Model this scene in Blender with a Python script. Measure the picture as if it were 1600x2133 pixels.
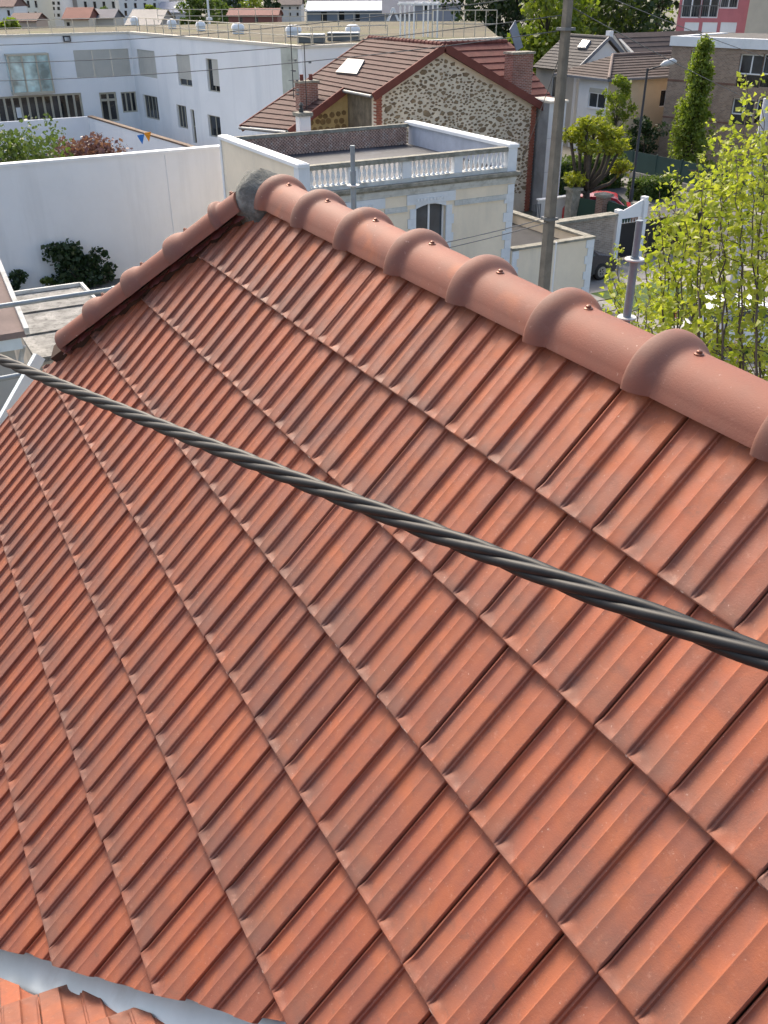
import bpy, bmesh, math, random
from mathutils import Vector, Matrix, Euler
import numpy as np

# ------------------------------------------------------------------ scene, camera, light
for _o in list(bpy.data.objects):
    bpy.data.objects.remove(_o, do_unlink=True)
S = bpy.context.scene
COL = S.collection
random.seed(7)
RW = np.array([[0.47928622, 0.87764695, -0.00453365],
               [0.44018844, -0.24485104, -0.86387621],
               [-0.75928839, 0.4120483, -0.50368377]])        # rows: right, down, forward
FPX = 1884.62
ZR = 9.5                                                        # height of the ridge line above the street
CAM = np.array([1.7095167, -1.549498, 0.8877828 + ZR])
cd = bpy.data.cameras.new('camera')
cam = bpy.data.objects.new('camera', cd)
COL.objects.link(cam)
cd.sensor_fit = 'HORIZONTAL'
cd.sensor_width = 36.0
cd.lens = FPX / 1600 * 36.0
cd.clip_start = 0.05
cd.clip_end = 3000
_m = Matrix.Identity(4)
for _i in range(3):
    _m[_i][0] = RW[0][_i]; _m[_i][1] = -RW[1][_i]; _m[_i][2] = -RW[2][_i]; _m[_i][3] = CAM[_i]
cam.matrix_world = _m
S.camera = cam

SUN = Vector((-0.74, 0.08, 0.76)).normalized()                # towards the sun
w = bpy.data.worlds.new('World'); S.world = w; w.use_nodes = True
nt = w.node_tree; nt.nodes.clear()
sk = nt.nodes.new('ShaderNodeTexSky'); sk.sky_type = 'NISHITA'; sk.sun_disc = False
sk.sun_elevation = math.asin(SUN.z); sk.sun_rotation = math.atan2(SUN.x, SUN.y)
sk.dust_density = 4.0; sk.air_density = 1.0; sk.ozone_density = 1.0
bg = nt.nodes.new('ShaderNodeBackground'); bg.inputs[1].default_value = 0.15
wo = nt.nodes.new('ShaderNodeOutputWorld')
nt.links.new(sk.outputs[0], bg.inputs[0]); nt.links.new(bg.outputs[0], wo.inputs[0])
sl = bpy.data.lights.new('sun', 'SUN'); sl.energy = 1.75; sl.angle = math.radians(18); sl.color = (1, 0.95, 0.87)
so = bpy.data.objects.new('sun', sl); COL.objects.link(so)
so.rotation_euler = (-SUN).to_track_quat('-Z', 'Y').to_euler()
so.location = (0, 0, 60)
S.view_settings.view_transform = 'Standard'; S.view_settings.look = 'None'
S.view_settings.use_white_balance = True; S.view_settings.white_balance_temperature = 7050; S.view_settings.white_balance_tint = 10
S.view_settings.exposure = 1.16; S.view_settings.gamma = 1.0
S.render.engine = 'CYCLES'
S.cycles.max_bounces = 6; S.cycles.diffuse_bounces = 3; S.cycles.glossy_bounces = 3; S.cycles.transmission_bounces = 3
S.render.resolution_x = 768; S.render.resolution_y = 1024

# ------------------------------------------------------------------ geometry of the photograph
def ray(x, y):
    return RW.T @ np.array([(x - 800) / FPX, (y - 1066.5) / FPX, 1.0])
def at_x(x, y, X): d = ray(x, y); return Vector(CAM + d * (X - CAM[0]) / d[0])
def at_y(x, y, Y): d = ray(x, y); return Vector(CAM + d * (Y - CAM[1]) / d[1])
def at_z(x, y, Z): d = ray(x, y); return Vector(CAM + d * (Z - CAM[2]) / d[2])
def at_d(x, y, D): d = ray(x, y); return Vector(CAM + d * D)       # at depth D along the view axis
def z_over(P, y):
    """height of the vertical line over P that lies at picture height y"""
    dep = RW[2] @ (np.array([P[0], P[1], CAM[2]]) - CAM)
    lo, hi = -60.0, CAM[2] + dep / 0.504 * 0.9
    for _ in range(50):
        m = (lo + hi) / 2
        q = RW @ (np.array([P[0], P[1], m]) - CAM)
        if q[1] / q[2] * FPX + 1066.5 > y: lo = m
        else: hi = m
    return lo

# ------------------------------------------------------------------ objects
WM = {}
def tag(o, label=None, cat=None, group=None, kind=None):
    if label: o['label'] = label
    if cat: o['category'] = cat
    if group: o['group'] = group
    if kind: o['kind'] = kind
    return o
def put(o, parent=None, M=None):
    COL.objects.link(o)
    M = M or Matrix.Identity(4)
    WM[o.name] = M
    if parent is not None:
        o.parent = parent
        o.matrix_parent_inverse = WM[parent.name].inverted()
    o.matrix_basis = M
    return o
def thing(name, label, cat, loc=(0, 0, 0), group=None):
    o = bpy.data.objects.new(name, None); o.empty_display_size = 0.3
    put(o, None, Matrix.Translation(Vector(loc)))
    return tag(o, label, cat, group)

class MB:
    def __init__(s): s.v = []; s.f = []; s.mi = []
    def add(s, vs, fs, m=0):
        n = len(s.v); s.v += [tuple(p) for p in vs]
        for f in fs: s.f.append(tuple(i + n for i in f)); s.mi.append(m)
        return s
    def box(s, a, b, m=0):
        x0, y0, z0 = [min(a[i], b[i]) for i in range(3)]; x1, y1, z1 = [max(a[i], b[i]) for i in range(3)]
        return s.add([(x0, y0, z0), (x1, y0, z0), (x1, y1, z0), (x0, y1, z0), (x0, y0, z1), (x1, y0, z1), (x1, y1, z1), (x0, y1, z1)],
                     [(0, 3, 2, 1), (4, 5, 6, 7), (0, 1, 5, 4), (1, 2, 6, 5), (2, 3, 7, 6), (3, 0, 4, 7)], m)
    def obox(s, c, ax, ay, az, m=0):
        c, ax, ay, az = Vector(c), Vector(ax), Vector(ay), Vector(az)
        p = [c + ax * i + ay * j + az * k for k in (-1, 1) for i, j in ((-1, -1), (1, -1), (1, 1), (-1, 1))]
        return s.add(p, [(0, 3, 2, 1), (4, 5, 6, 7), (0, 1, 5, 4), (1, 2, 6, 5), (2, 3, 7, 6), (3, 0, 4, 7)], m)
    def bar(s, p, q, wd, ht, up=(0, 0, 1), m=0):
        p, q = Vector(p), Vector(q); d = (q - p) / 2; up = Vector(up)
        sd = d.cross(up).normalized(); u2 = sd.cross(d).normalized()
        return s.obox((p + q) / 2, d, sd * wd / 2, u2 * ht / 2, m)
    def prism(s, pts, off, m=0):
        """polygon pts extruded by the vector off"""
        n = len(pts); off = Vector(off)
        a = [Vector(p) for p in pts]; b = [p + off for p in a]
        return s.add(a + b, [tuple(range(n))[::-1], tuple(range(n, 2 * n))] + [(i, (i + 1) % n, n + (i + 1) % n, n + i) for i in range(n)], m)
    def poly(s, pts, m=0): return s.add(pts, [tuple(range(len(pts)))], m)
    def tube(s, path, r, n=8, cap=True, m=0):
        path = [Vector(p) for p in path]; R = r if isinstance(r, (list, tuple)) else [r] * len(path)
        vs = []; fs = []; prev = None
        for i, p in enumerate(path):
            d = (path[min(i + 1, len(path) - 1)] - path[max(i - 1, 0)]).normalized()
            if prev is None:
                a = d.cross(Vector((0, 0, 1)) if abs(d.z) < 0.9 else Vector((1, 0, 0))).normalized()
            else:
                a = (prev - d * prev.dot(d)).normalized()
            prev = a; b = d.cross(a)
            for k in range(n):
                t = 2 * math.pi * k / n
                vs.append(p + (a * math.cos(t) + b * math.sin(t)) * R[i])
        for i in range(len(path) - 1):
            for k in range(n):
                fs.append((i * n + k, i * n + (k + 1) % n, (i + 1) * n + (k + 1) % n, (i + 1) * n + k))
        if cap:
            fs.append(tuple(range(n))[::-1]); fs.append(tuple(range((len(path) - 1) * n, len(path) * n)))
        return s.add(vs, fs, m)
    def lathe(s, c, prof, n=16, axis=(0, 0, 1), m=0):
        """prof: list of (radius, height along axis)"""
        ax = Vector(axis).normalized(); a = ax.orthogonal().normalized(); b = ax.cross(a); c = Vector(c)
        vs = []; fs = []
        for r, h in prof:
            for k in range(n):
                t = 2 * math.pi * k / n; vs.append(c + ax * h + (a * math.cos(t) + b * math.sin(t)) * r)
        for i in range(len(prof) - 1):
            for k in range(n): fs.append((i * n + k, i * n + (k + 1) % n, (i + 1) * n + (k + 1) % n, (i + 1) * n + k))
        fs.append(tuple(range(n))[::-1]); fs.append(tuple(range((len(prof) - 1) * n, len(prof) * n)))
        return s.add(vs, fs, m)
    def mesh(s, name, mats, smooth=False, fix=True):
        me = bpy.data.meshes.new(name); me.from_pydata(s.v, [], s.f)
        for mm in (mats if isinstance(mats, (list, tuple)) else [mats]): me.materials.append(mm)
        if any(s.mi): me.polygons.foreach_set('material_index', s.mi)
        if fix:
            bm = bmesh.new(); bm.from_mesh(me); bmesh.ops.recalc_face_normals(bm, faces=bm.faces); bm.to_mesh(me); bm.free()
        if smooth:
            me.polygons.foreach_set('use_smooth', [True] * len(me.polygons))
            if smooth is not True: me.set_sharp_from_angle(angle=math.radians(smooth))
        me.update(); return me
    def build(s, name, mats, parent=None, smooth=False, M=None, fix=True):
        return put(bpy.data.objects.new(name, s.mesh(name, mats, smooth, fix)), parent, M)

# ------------------------------------------------------------------ materials
def rgb(h):
    """sRGB 0-255 triple -> linear"""
    return tuple(((c / 255) / 12.92 if c / 255 <= 0.04045 else ((c / 255 + 0.055) / 1.055) ** 2.4) for c in h)
def new_mat(name):
    m = bpy.data.materials.new(name); m.use_nodes = True
    n = m.node_tree; n.nodes.clear()
    o = n.nodes.new('ShaderNodeOutputMaterial'); p = n.nodes.new('ShaderNodeBsdfPrincipled')
    n.links.new(p.outputs[0], o.inputs[0]); return m, n, p
def nd(n, t, **kw):
    x = n.nodes.new(t)
    for k, v in kw.items(): setattr(x, k, v)
    return x
def mixc(n, fac, a, b, typ='MIX'):
    x = nd(n, 'ShaderNodeMix', data_type='RGBA', blend_type=typ)
    for i, v in ((0, fac), (6, a), (7, b)):
        if hasattr(v, 'links'): n.links.new(v, x.inputs[i])
        elif i == 0: x.inputs[0].default_value = v
        else: x.inputs[i].default_value = (*v[:3], 1)
    return x.outputs[2]
def ramp(n, src, lo, hi):
    x = nd(n, 'ShaderNodeMapRange'); x.inputs[1].default_value = lo; x.inputs[2].default_value = hi
    n.links.new(src, x.inputs[0]); return x.outputs[0]
def noise(n, vec, scale, detail=4, rough=0.55, dist=0.0):
    x = nd(n, 'ShaderNodeTexNoise'); x.inputs['Scale'].default_value = scale; x.inputs['Detail'].default_value = detail
    x.inputs['Roughness'].default_value = rough; x.inputs['Distortion'].default_value = dist
    if vec is not None: n.links.new(vec, x.inputs['Vector'])
    return x.outputs[0]
def mul(n, a, b, op='MULTIPLY'):
    x = nd(n, 'ShaderNodeMath', operation=op)
    for i, v in ((0, a), (1, b)):
        if hasattr(v, 'links'): n.links.new(v, x.inputs[i])
        else: x.inputs[i].default_value = v
    return x.outputs[0]
def bump(n, p, h, strength, dist):
    b = nd(n, 'ShaderNodeBump'); b.inputs['Strength'].default_value = strength; b.inputs['Distance'].default_value = dist
    n.links.new(h, b.inputs['Height']); n.links.new(b.outputs[0], p.inputs['Normal'])
def mat(name, col, rough=0.7, var=0.25, scale=1.5, stain=None, stain_amt=0.5, stain_scale=0.6, bmp=0.0, bscale=20, metal=0.0, spec=0.4, streak=None):
    """plain worn surface: base colour, two scales of variation, optional stains (stretched down when streak is given)"""
    m, n, p = new_mat(name)
    g = nd(n, 'ShaderNodeNewGeometry').outputs['Position']
    c = mixc(n, ramp(n, noise(n, g, scale), 0.3, 0.7), tuple(x * (1 - var) for x in col), tuple(min(1, x * (1 + var * 0.6)) for x in col))
    c = mixc(n, mul(n, ramp(n, noise(n, g, scale * 9), 0.35, 0.75), 0.35 * var / 0.25), c, tuple(x * 0.72 for x in col))
    if stain:
        v = g
        if streak:
            mp = nd(n, 'ShaderNodeMapping'); mp.inputs['Scale'].default_value = (1, 1, streak); n.links.new(g, mp.inputs[0]); v = mp.outputs[0]
        c = mixc(n, mul(n, ramp(n, noise(n, v, stain_scale, 6, 0.65), 0.52, 0.72), stain_amt), c, stain)
    n.links.new(c, p.inputs['Base Color'])
    p.inputs['Roughness'].default_value = rough; p.inputs['Metallic'].default_value = metal
    p.inputs['Specular IOR Level'].default_value = spec
    if bmp: bump(n, p, noise(n, g, bscale, 5), bmp, 0.02)
    return m
def glass(name, col=(0.03, 0.04, 0.05), rough=0.06, spec=0.6):
    m, n, p = new_mat(name)
    g = nd(n, 'ShaderNodeNewGeometry').outputs['Position']
    c = mixc(n, ramp(n, noise(n, g, 0.9, 3), 0.35, 0.65), tuple(x * 0.5 for x in col), tuple(x * 1.6 for x in col))
    n.links.new(c, p.inputs['Base Color']); p.inputs['Roughness'].default_value = rough; p.inputs['Specular IOR Level'].default_value = spec
    return m
def tc_w(n): return nd(n, 'ShaderNodeNewGeometry').outputs['Position']
def terracotta(name):
    m, n, p = new_mat(name)
    tc = nd(n, 'ShaderNodeTexCoord').outputs['Object']; oi = nd(n, 'ShaderNodeObjectInfo')
    cmb = nd(n, 'ShaderNodeVectorMath', operation='MULTIPLY_ADD')
    vv = nd(n, 'ShaderNodeCombineXYZ')
    for i in range(3): n.links.new(oi.outputs['Random'], vv.inputs[i])
    n.links.new(vv.outputs[0], cmb.inputs[0]); cmb.inputs[1].default_value = (37, 61, 23); n.links.new(tc, cmb.inputs[2])
    q = cmb.outputs[0]
    base = mixc(n, oi.outputs['Random'], TERRA[0], TERRA[1])
    base = mixc(n, mul(n, ramp(n, noise(n, tc_w(n), .55, 2), .40, .60), .35), base, TERRA[3])       # batches of tiles
    big = noise(n, q, 7, 4, 0.6, 0.4)
    base = mixc(n, mul(n, ramp(n, big, 0.40, 0.66), 0.55), base, TERRA[2])                       # orange firing
    base = mixc(n, mul(n, ramp(n, noise(n, q, 11, 5, 0.65, 0.8), 0.46, 0.70), 0.55), base, TERRA[3])      # dusky flaming
    # grey-brown engobe at the nose, uneven from tile to tile
    sep = nd(n, 'ShaderNodeSeparateXYZ'); n.links.new(tc, sep.inputs[0])
    nose = ramp(n, sep.outputs[1], 0.17, -0.02)
    amt = mul(n, nose, mul(n, ramp(n, noise(n, q, 9, 3), 0.30, 0.62), 0.72))
    base = mixc(n, amt, base, TERRA[4])
    base = mixc(n, mul(n, ramp(n, noise(n, q, 26, 7, 0.8, 1.2), 0.57, 0.66), 0.45), base, (0.13, 0.070, 0.055))      # soot and dirt flecks
    # pale scuffs and lime bloom
    base = mixc(n, mul(n, ramp(n, noise(n, q, 55, 6, 0.75), 0.58, 0.78), 0.34), base, (0.56, 0.33, 0.25))
    base = mixc(n, mul(n, ramp(n, noise(n, q, 120, 3, 0.6), 0.68, 0.78), 0.55), base, (0.60, 0.44, 0.36))
    base = mixc(n, mul(n, ramp(n, sep.outputs[1], .0045, .0015), ramp(n, noise(n, q, 38, 2), .62, .70)), base, (0.55, 0.44, 0.37))          # chipped nose edge
    n.links.new(base, p.inputs['Base Color'])
    rr = nd(n, 'ShaderNodeMapRange'); n.links.new(noise(n, q, 14, 4), rr.inputs[0]); rr.inputs[1].default_value = 0.3; rr.inputs[2].default_value = 0.7
    rr.inputs[3].default_value = 0.52; rr.inputs[4].default_value = 0.76
    n.links.new(rr.outputs[0], p.inputs['Roughness'])
    p.inputs['Specular IOR Level'].default_value = 0.33
    bump(n, p, noise(n, q, 210, 5, 0.7), 0.22, 0.004)
    return m
TERRA = [(0.320, 0.092, 0.048), (0.215, 0.080, 0.054), (0.385, 0.118, 0.050), (0.180, 0.072, 0.051), (0.130, 0.084, 0.070)]
M_TILE = terracotta('terracotta')

# ------------------------------------------------------------------ the roof in the foreground
TH = 0.8090118; CT, ST = math.cos(math.radians(46.353)), math.sin(math.radians(46.353))
TW, TG, TL = 0.22, 0.338, 0.405
UPS = Vector((0, CT, ST)); NRM = Vector((0, -ST, CT))
def roof(u, v, h=0.0):
    """point of the slope: u tiles along the ridge, v courses down from it, h above the noses"""
    return Vector((u * TW, 0, ZR)) - UPS * (v * TG) + NRM * h
def on_roof(x, y, h=0.0):
    d = ray(x, y); o = CAM - np.array(roof(0, 0, h)); N = np.array(NRM)
    return Vector(CAM - d * (o @ N) / (d @ N))

house = thing('tiled_house', 'house in the foreground under a red terracotta interlocking tile roof', 'house', (-1.5, 0.1, 0))

HRISE = [(.0130, .0002), (.0180, .0003), (.0260, .0012), (.0360, .0029), (.0440, .0048), (.0475, .0062), (.0495, .0092), (.0512, .0122), (.0528, .0132),
         (.0550, .0131), (.0585, .0122), (.0740, .0125), (.0890, .0130), (.0948, .0129), (.0968, .0118), (.0980, .0098)]
LIP = [(0, .0046), (.0022, .0062), (.0046, .0060), (.0064, .0034), (.0088, .0012)]
LEDGE = [(.0988, .0072), (.1016, .0068), (.1034, .0062), (.1046, .0036), (.1062, .0012)]
KH = 1.14
prof = [(x, h * KH) for x, h in LIP + HRISE + LEDGE] + [(.1062 + (x - .0130) * .9 + .0055, h * KH) for x, h in HRISE[:1]] + [(.1085 + x * 1.0, h * KH) for x, h in HRISE[1:]]
prof = prof[:-2] + [(.2095, .0130 * KH), (.2148, .0128 * KH), (.2168, .0112 * KH), (.2176, .0085 * KH)]
# crest positions reach the nose as a point, shoulders fade earlier
TS = [0, .0012, .003, .006, .010, .015, .021, .028, .036, .046, .09, .2, .3, TL]
def tile_mesh():
    vs = []; fs = []
    n = len(prof)
    for t in TS:
        for x, h in prof:
            xx = x if x < .107 else x - .1085
            near = math.exp(-((xx - .010) / .016) ** 2)            # the pan closes in a round corner beside the step
            reach = .020 + .020 * near
            wq = max(0, min(1, t / reach)); wq = wq * wq * (3 - 2 * wq)
            z = .0126 + (h - .0126) * wq
            if t < .005: z -= .0040 * (1 - t / .005) ** 2
            z -= .020 * t / TG + .0005
            vs.append((x, t, z))
    for j in range(len(TS) - 1):
        for i in range(n - 1):
            a = j * n + i; fs.append((a, a + 1, a + n + 1, a + n))
    # nose face, side faces
    def skirt(idx, dz, off):
        b = len(vs)
        for i in idx: x, y, z = vs[i]; vs.append((x + off[0], y + off[1], z + dz))
        for k in range(len(idx) - 1): fs.append((idx[k + 1], idx[k], b + k, b + k + 1))
    skirt(list(range(n)), -.034, (0, .003))
    skirt([j * n + n - 1 for j in range(len(TS))], -.014, (-.0015, 0))
    skirt([j * n for j in range(len(TS))][::-1], -.013, (.001, 0))
    me = bpy.data.meshes.new('roof_tile'); me.from_pydata(vs, [], fs); me.materials.append(M_TILE)
    me.polygons.foreach_set('use_smooth', [True] * len(me.polygons)); me.set_sharp_from_angle(angle=math.radians(38))
    return me
TILE = tile_mesh()
def cut_tile(M, planes, width=None):
    """a copy of the tile trimmed by world planes (point, normal of the side that goes)"""
    bm = bmesh.new(); bm.from_mesh(TILE); iv = M.inverted(); r3 = M.to_3x3().transposed()
    for co, no in planes:
        bmesh.ops.bisect_plane(bm, geom=bm.verts[:] + bm.edges[:] + bm.faces[:], plane_co=iv @ co, plane_no=r3 @ no, clear_outer=True, dist=1e-5)
    if len(bm.faces) < 6: bm.free(); return None
    me = bpy.data.meshes.new('roof_tile'); bm.to_mesh(me); bm.free(); me.materials.append(M_TILE); return me

HIP0, HIP1 = Vector((-2.42, -0.045, ZR + 0.012)), Vector((-3.345, -0.875, ZR - 0.845))
HD = (HIP1 - HIP0).normalized()
hipn = HD.cross(NRM).normalized()
if hipn.x > 0: hipn = -hipn
VAL0, VAL1 = roof(-2.47, 7.66), roof(2.2, 5.11)
VD = (VAL1 - VAL0).normalized(); valn = VD.cross(NRM).normalized()
if valn.dot(UPS) > 0: valn = -valn
deck_m = mat('roof_battens', (0.06, 0.035, 0.025), 0.9)
def hip_u(v): return -10.85 - (v + .02) * 1.205
RAKE = -16.0
# the deck under the tiles
low = 12.5
dk = MB()
P = [roof(-11.0, -.28, -.045), roof(11.0, -.28, -.045), roof(RAKE + .1, 14.5, -.045), roof(RAKE + .02, 3.95, -.045)]
dk.prism(P, NRM * -.05)
slope = dk.build('roof_slope', deck_m, house)
X, Yv, Zv = Vector((1, 0, 0)), UPS, NRM
rt = random.Random(3)
for k in range(1, 14):
    for i in range(-18, 13):
        u = i + (0.5 if k % 2 else 0.0)
        if u > 10.5: continue
        c0 = roof(u, k)
        yaw = rt.gauss(0, .0022); lift = rt.gauss(0, .0009)
        ax = (X + Yv * yaw).normalized(); ay = (Yv - X * yaw).normalized()
        o = c0 + X * rt.gauss(0, .0008) + Yv * rt.gauss(0, .0016) + NRM * lift
        M = Matrix(((ax.x, ay.x, Zv.x, o.x), (ax.y, ay.y, Zv.y, o.y), (ax.z, ay.z, Zv.z, o.z), (0, 0, 0, 1)))
        planes = []
        uu, vv = (u, u + 1), (k - 1.25, k + .05)
        corners = [roof(a, b) for a in uu for b in vv]
        side_h = [(c - HIP0).dot(hipn) for c in corners]
        if min(side_h) > -.01: continue
        if max(side_h) > 0: planes.append((HIP0, hipn))
        cm = (corners[0] + corners[3]) / 2; jag = VAL0 + VD * (cm - VAL0).dot(VD) - valn * rt.uniform(-.008, .012)
        side_v = [(c - VAL0).dot(valn) for c in corners]
        if min(side_v) > -.02: continue
        if max(side_v) > -.02: planes.append((jag, (valn + VD * rt.uniform(-.06, .06)).normalized()))
        if u + 1 <= RAKE + .01: continue
        if u < RAKE - .01: planes.append((roof(RAKE, 0), -X))
        me = cut_tile(M, planes) if planes else TILE
        if me is None: continue
        put(bpy.data.objects.new('roof_tile', me), slope, M)

# ridge and hip tiles: a barrel with a flared collar
def barrel(length, r, flare, mats, arc=math.pi, nseg=30, bead=True):
    prof_ax = [(-.004, -.020), (0, .86 * flare), (.005, .98 * flare), (.012, flare), (.024, flare * .99), (.038, flare * .90), (.050, flare * .74), (.060, flare * .52), (.069, flare * .28), (.077, flare * .10), (.086, flare * .02), (.100, 0), (.2, -.001), (.3, -.003), (length, -.006)]
    vs = []; fs = []
    for d, e in prof_ax:
        rr = r + e
        for k in range(nseg + 1):
            t = (math.pi - arc) / 2 + arc * k / nseg
            edge = min(k, nseg - k)
            q = rr + (.0045 if bead and edge == 0 and d > .08 else 0) + (.003 if bead and edge == 1 and d > .08 else 0)
            vs.append((d, -q * math.cos(t), q * math.sin(t)))
    n = nseg + 1
    for j in range(len(prof_ax) - 1):
        for k in range(nseg): a = j * n + k; fs.append((a, a + n, a + n + 1, a + 1))
    # thickness along the lower edges and the inner face
    b = len(vs)
    for d, e in prof_ax:
        rr = r + e - .014
        for k in range(n):
            t = (math.pi - arc) / 2 + arc * k / nseg
            vs.append((d, -rr * math.cos(t), rr * math.sin(t)))
    for j in range(len(prof_ax) - 1):
        for k in range(nseg): a = b + j * n + k; fs.append((a, a + 1, a + n + 1, a + n))
        for k in (0, nseg): fs.append((j * n + k, (j + 1) * n + k, b + (j + 1) * n + k, b + j * n + k))
    for j in (0, len(prof_ax) - 1):
        for k in range(nseg): fs.append((j * n + k, j * n + k + 1, b + j * n + k + 1, b + j * n + k))
    mb = MB(); mb.v = vs; mb.f = fs; mb.mi = [0] * len(fs)
    return mb.mesh('ridge_tile', mats, 40)
def ridge_clay(name):
    m, n, p = new_mat(name)
    tc = nd(n, 'ShaderNodeTexCoord').outputs['Object']; oi = nd(n, 'ShaderNodeObjectInfo')
    sp = nd(n, 'ShaderNodeSeparateXYZ'); n.links.new(tc, sp.inputs[0])
    add = nd(n, 'ShaderNodeVectorMath', operation='ADD'); vv = nd(n, 'ShaderNodeCombineXYZ')
    n.links.new(mul(n, oi.outputs['Random'], 50), vv.inputs[0]); n.links.new(tc, add.inputs[0]); n.links.new(vv.outputs[0], add.inputs[1]); q = add.outputs[0]
    base = mixc(n, ramp(n, noise(n, q, 6, 3), .35, .65), (0.262, 0.096, 0.064), (0.225, 0.090, 0.064))
    base = mixc(n, mul(n, ramp(n, noise(n, q, 5, 3, .5, .6), .60, .74), .75), base, (0.40, 0.130, 0.060))
    base = mixc(n, mul(n, ramp(n, sp.outputs[0], .13, .03), mul(n, ramp(n, noise(n, q, 8, 3), .25, .55), .75)), base, (0.170, 0.092, 0.074))   # sooty collar
    base = mixc(n, mul(n, ramp(n, noise(n, q, 70, 3), .69, .76), .6), base, (0.55, 0.40, 0.33))
    base = mixc(n, mul(n, ramp(n, noise(n, q, 24, 6, .7), .6, .8), .25), base, (0.50, 0.30, 0.24))
    n.links.new(base, p.inputs['Base Color']); 
    base = mixc(n, mul(n, ramp(n, noise(n, q, 3.2, 6, .7, .5), .45, .68), .5), base, (0.20, 0.098, 0.074))      # grime
    n.links.new(base, p.inputs['Base Color'])
    p.inputs['Roughness'].default_value = .66; p.inputs['Specular IOR Level'].default_value = .32
    bump(n, p, noise(n, q, 170, 5, .7), .22, .004)
    return m
M_RIDGE = ridge_clay('ridge_clay')
M_SCREW = mat('screw_steel', (0.20, 0.085, 0.06), 0.4, metal=.5)
def screw_mesh():
    mb = MB(); mb.lathe((0, 0, 0), [(.0125, -.004), (.0125, .0015), (.010, .003), (.0075, .0032), (.007, .008), (.0045, .010)], 12)
    return mb.mesh('screw', M_SCREW, 40)
SCREW = screw_mesh()
RT = barrel(.455, .103, .032, M_RIDGE)
RX0, RSP = -2.30, .4085
for i in range(-0, 13):
    M = Matrix.Translation(Vector((RX0 + i * RSP, .095, ZR + .017 + rt.gauss(0, .001)))) @ Euler((rt.gauss(0, .03), .010 + rt.gauss(0, .003), rt.gauss(0, .006))).to_matrix().to_4x4()
    o = put(bpy.data.objects.new('ridge_tile', RT), house, M)
    put(bpy.data.objects.new('screw', SCREW), o, M @ Matrix.Translation(Vector((.108, rt.uniform(-.006, .004), .1040))) @ Euler((rt.uniform(-.1, .1), .05, 0)).to_matrix().to_4x4())
HT = barrel(.30, .078, .024, M_RIDGE, arc=math.pi * 1.05)
hl = (HIP1 - HIP0).length
hz = (NRM + Vector((-.55, 0, .85)).normalized()).normalized(); hz = (hz - HD * hz.dot(HD)).normalized(); hy = hz.cross(-HD).normalized()
def hip_matrix(p):
    # local x runs up the hip, the collar opens downhill
    hx = -HD; hyy = hz.cross(hx).normalized()
    return Matrix(((hx.x, hyy.x, hz.x, p.x), (hx.y, hyy.y, hz.y, p.y), (hx.z, hyy.z, hz.z, p.z), (0, 0, 0, 1)))
HPL = barrel(.30, .074, .001, M_RIDGE, arc=math.pi * 1.05)
for d, ln, ms in ((.150, .50, HT), (.475, 1.30, HT), (.805, 1.30, HT), (1.125, 1.30, HT), (1.40, 1.0, HPL)):
    M = hip_matrix(HIP0 + HD * d - NRM * .010 + X * .012)
    o = put(bpy.data.objects.new('hip_tile', ms), house, M @ Matrix.Diagonal((ln, 1, 1, 1)))
    if ms is HT: put(bpy.data.objects.new('screw', SCREW), o, hip_matrix(HIP0 + HD * (d - .13) - NRM * .010 + hz * .0755))
mb = MB(); mb.lathe((0, 0, 0), [(.001, .012), (.03, .011), (.058, .007), (.074, .0), (.078, -.01), (.07, -.02)], 20, axis=(-1, 0, 0))
mb.build('hip_end_cap', M_RIDGE, house, True, hip_matrix(HIP0 + HD * 1.402 - hz * .012))
mb = MB(); mb.bar(HIP0 - HD * .05 - NRM * .05, HIP1 - NRM * .05 + HD * .02, .10, .09, NRM); mb.build('hip_board', deck_m, house)
# crimped closure band between the hip tiles and the cut tiles
M_BAND = mat('closure_band_paint', (0.16, 0.045, 0.04), 0.55, var=.35, scale=12, stain=(0.05, 0.02, 0.02), stain_amt=.6, stain_scale=9)
vs = []; fs = []
nseg = 130; sd = -hipn
for i in range(nseg + 1):
    d = -.02 + 1.42 * i / nseg
    p = HIP0 + HD * d - NRM * .012
    ph = d / .153 * 2 * math.pi
    wid = .078 + .016 * math.sin(ph * 1.0 + .6) + rt.uniform(-.006, .006)
    for j, (a, hh) in enumerate(((-.01, .010), (.30, .012), (.62, .004), (.85, .000), (1.0, -.002))):
        vs.append(p + sd * (wid * a) + NRM * (hh + .006 * math.sin(ph) * a + rt.gauss(0, .0018) * a))
for i in range(nseg):
    for j in range(4): a = i * 5 + j; fs.append((a, a + 1, a + 6, a + 5))
mb = MB().add(vs, fs); mb.build('closure_band', M_BAND, house, 60)
# mortar cap where ridge and hip meet
M_MORTAR = mat('mortar', (0.13, 0.135, 0.125), 0.9, var=.3, scale=14, stain=(0.33, 0.33, 0.30), stain_amt=.6, stain_scale=7, bmp=.5, bscale=60)
vs = []; fs = []
for a in range(15):
    for b in range(25):
        th_, ph_ = math.pi * a / 14, 2 * math.pi * b / 24
        q = Vector((math.sin(th_) * math.cos(ph_) * .140, math.sin(th_) * math.sin(ph_) * .130, math.cos(th_) * .146))
        q *= 1 + .05 * math.sin(5 * ph_ + 2 * th_) * math.sin(th_) + .03 * math.sin(9 * th_ + ph_)
        vs.append(Vector((-2.400, .045, ZR + .014)) + q)
for a in range(14):
    for b in range(24): k = a * 25 + b; fs.append((k, k + 25, k + 26, k + 1))
MB().add(vs, fs).build('mortar_cap', M_MORTAR, house, True)

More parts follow.
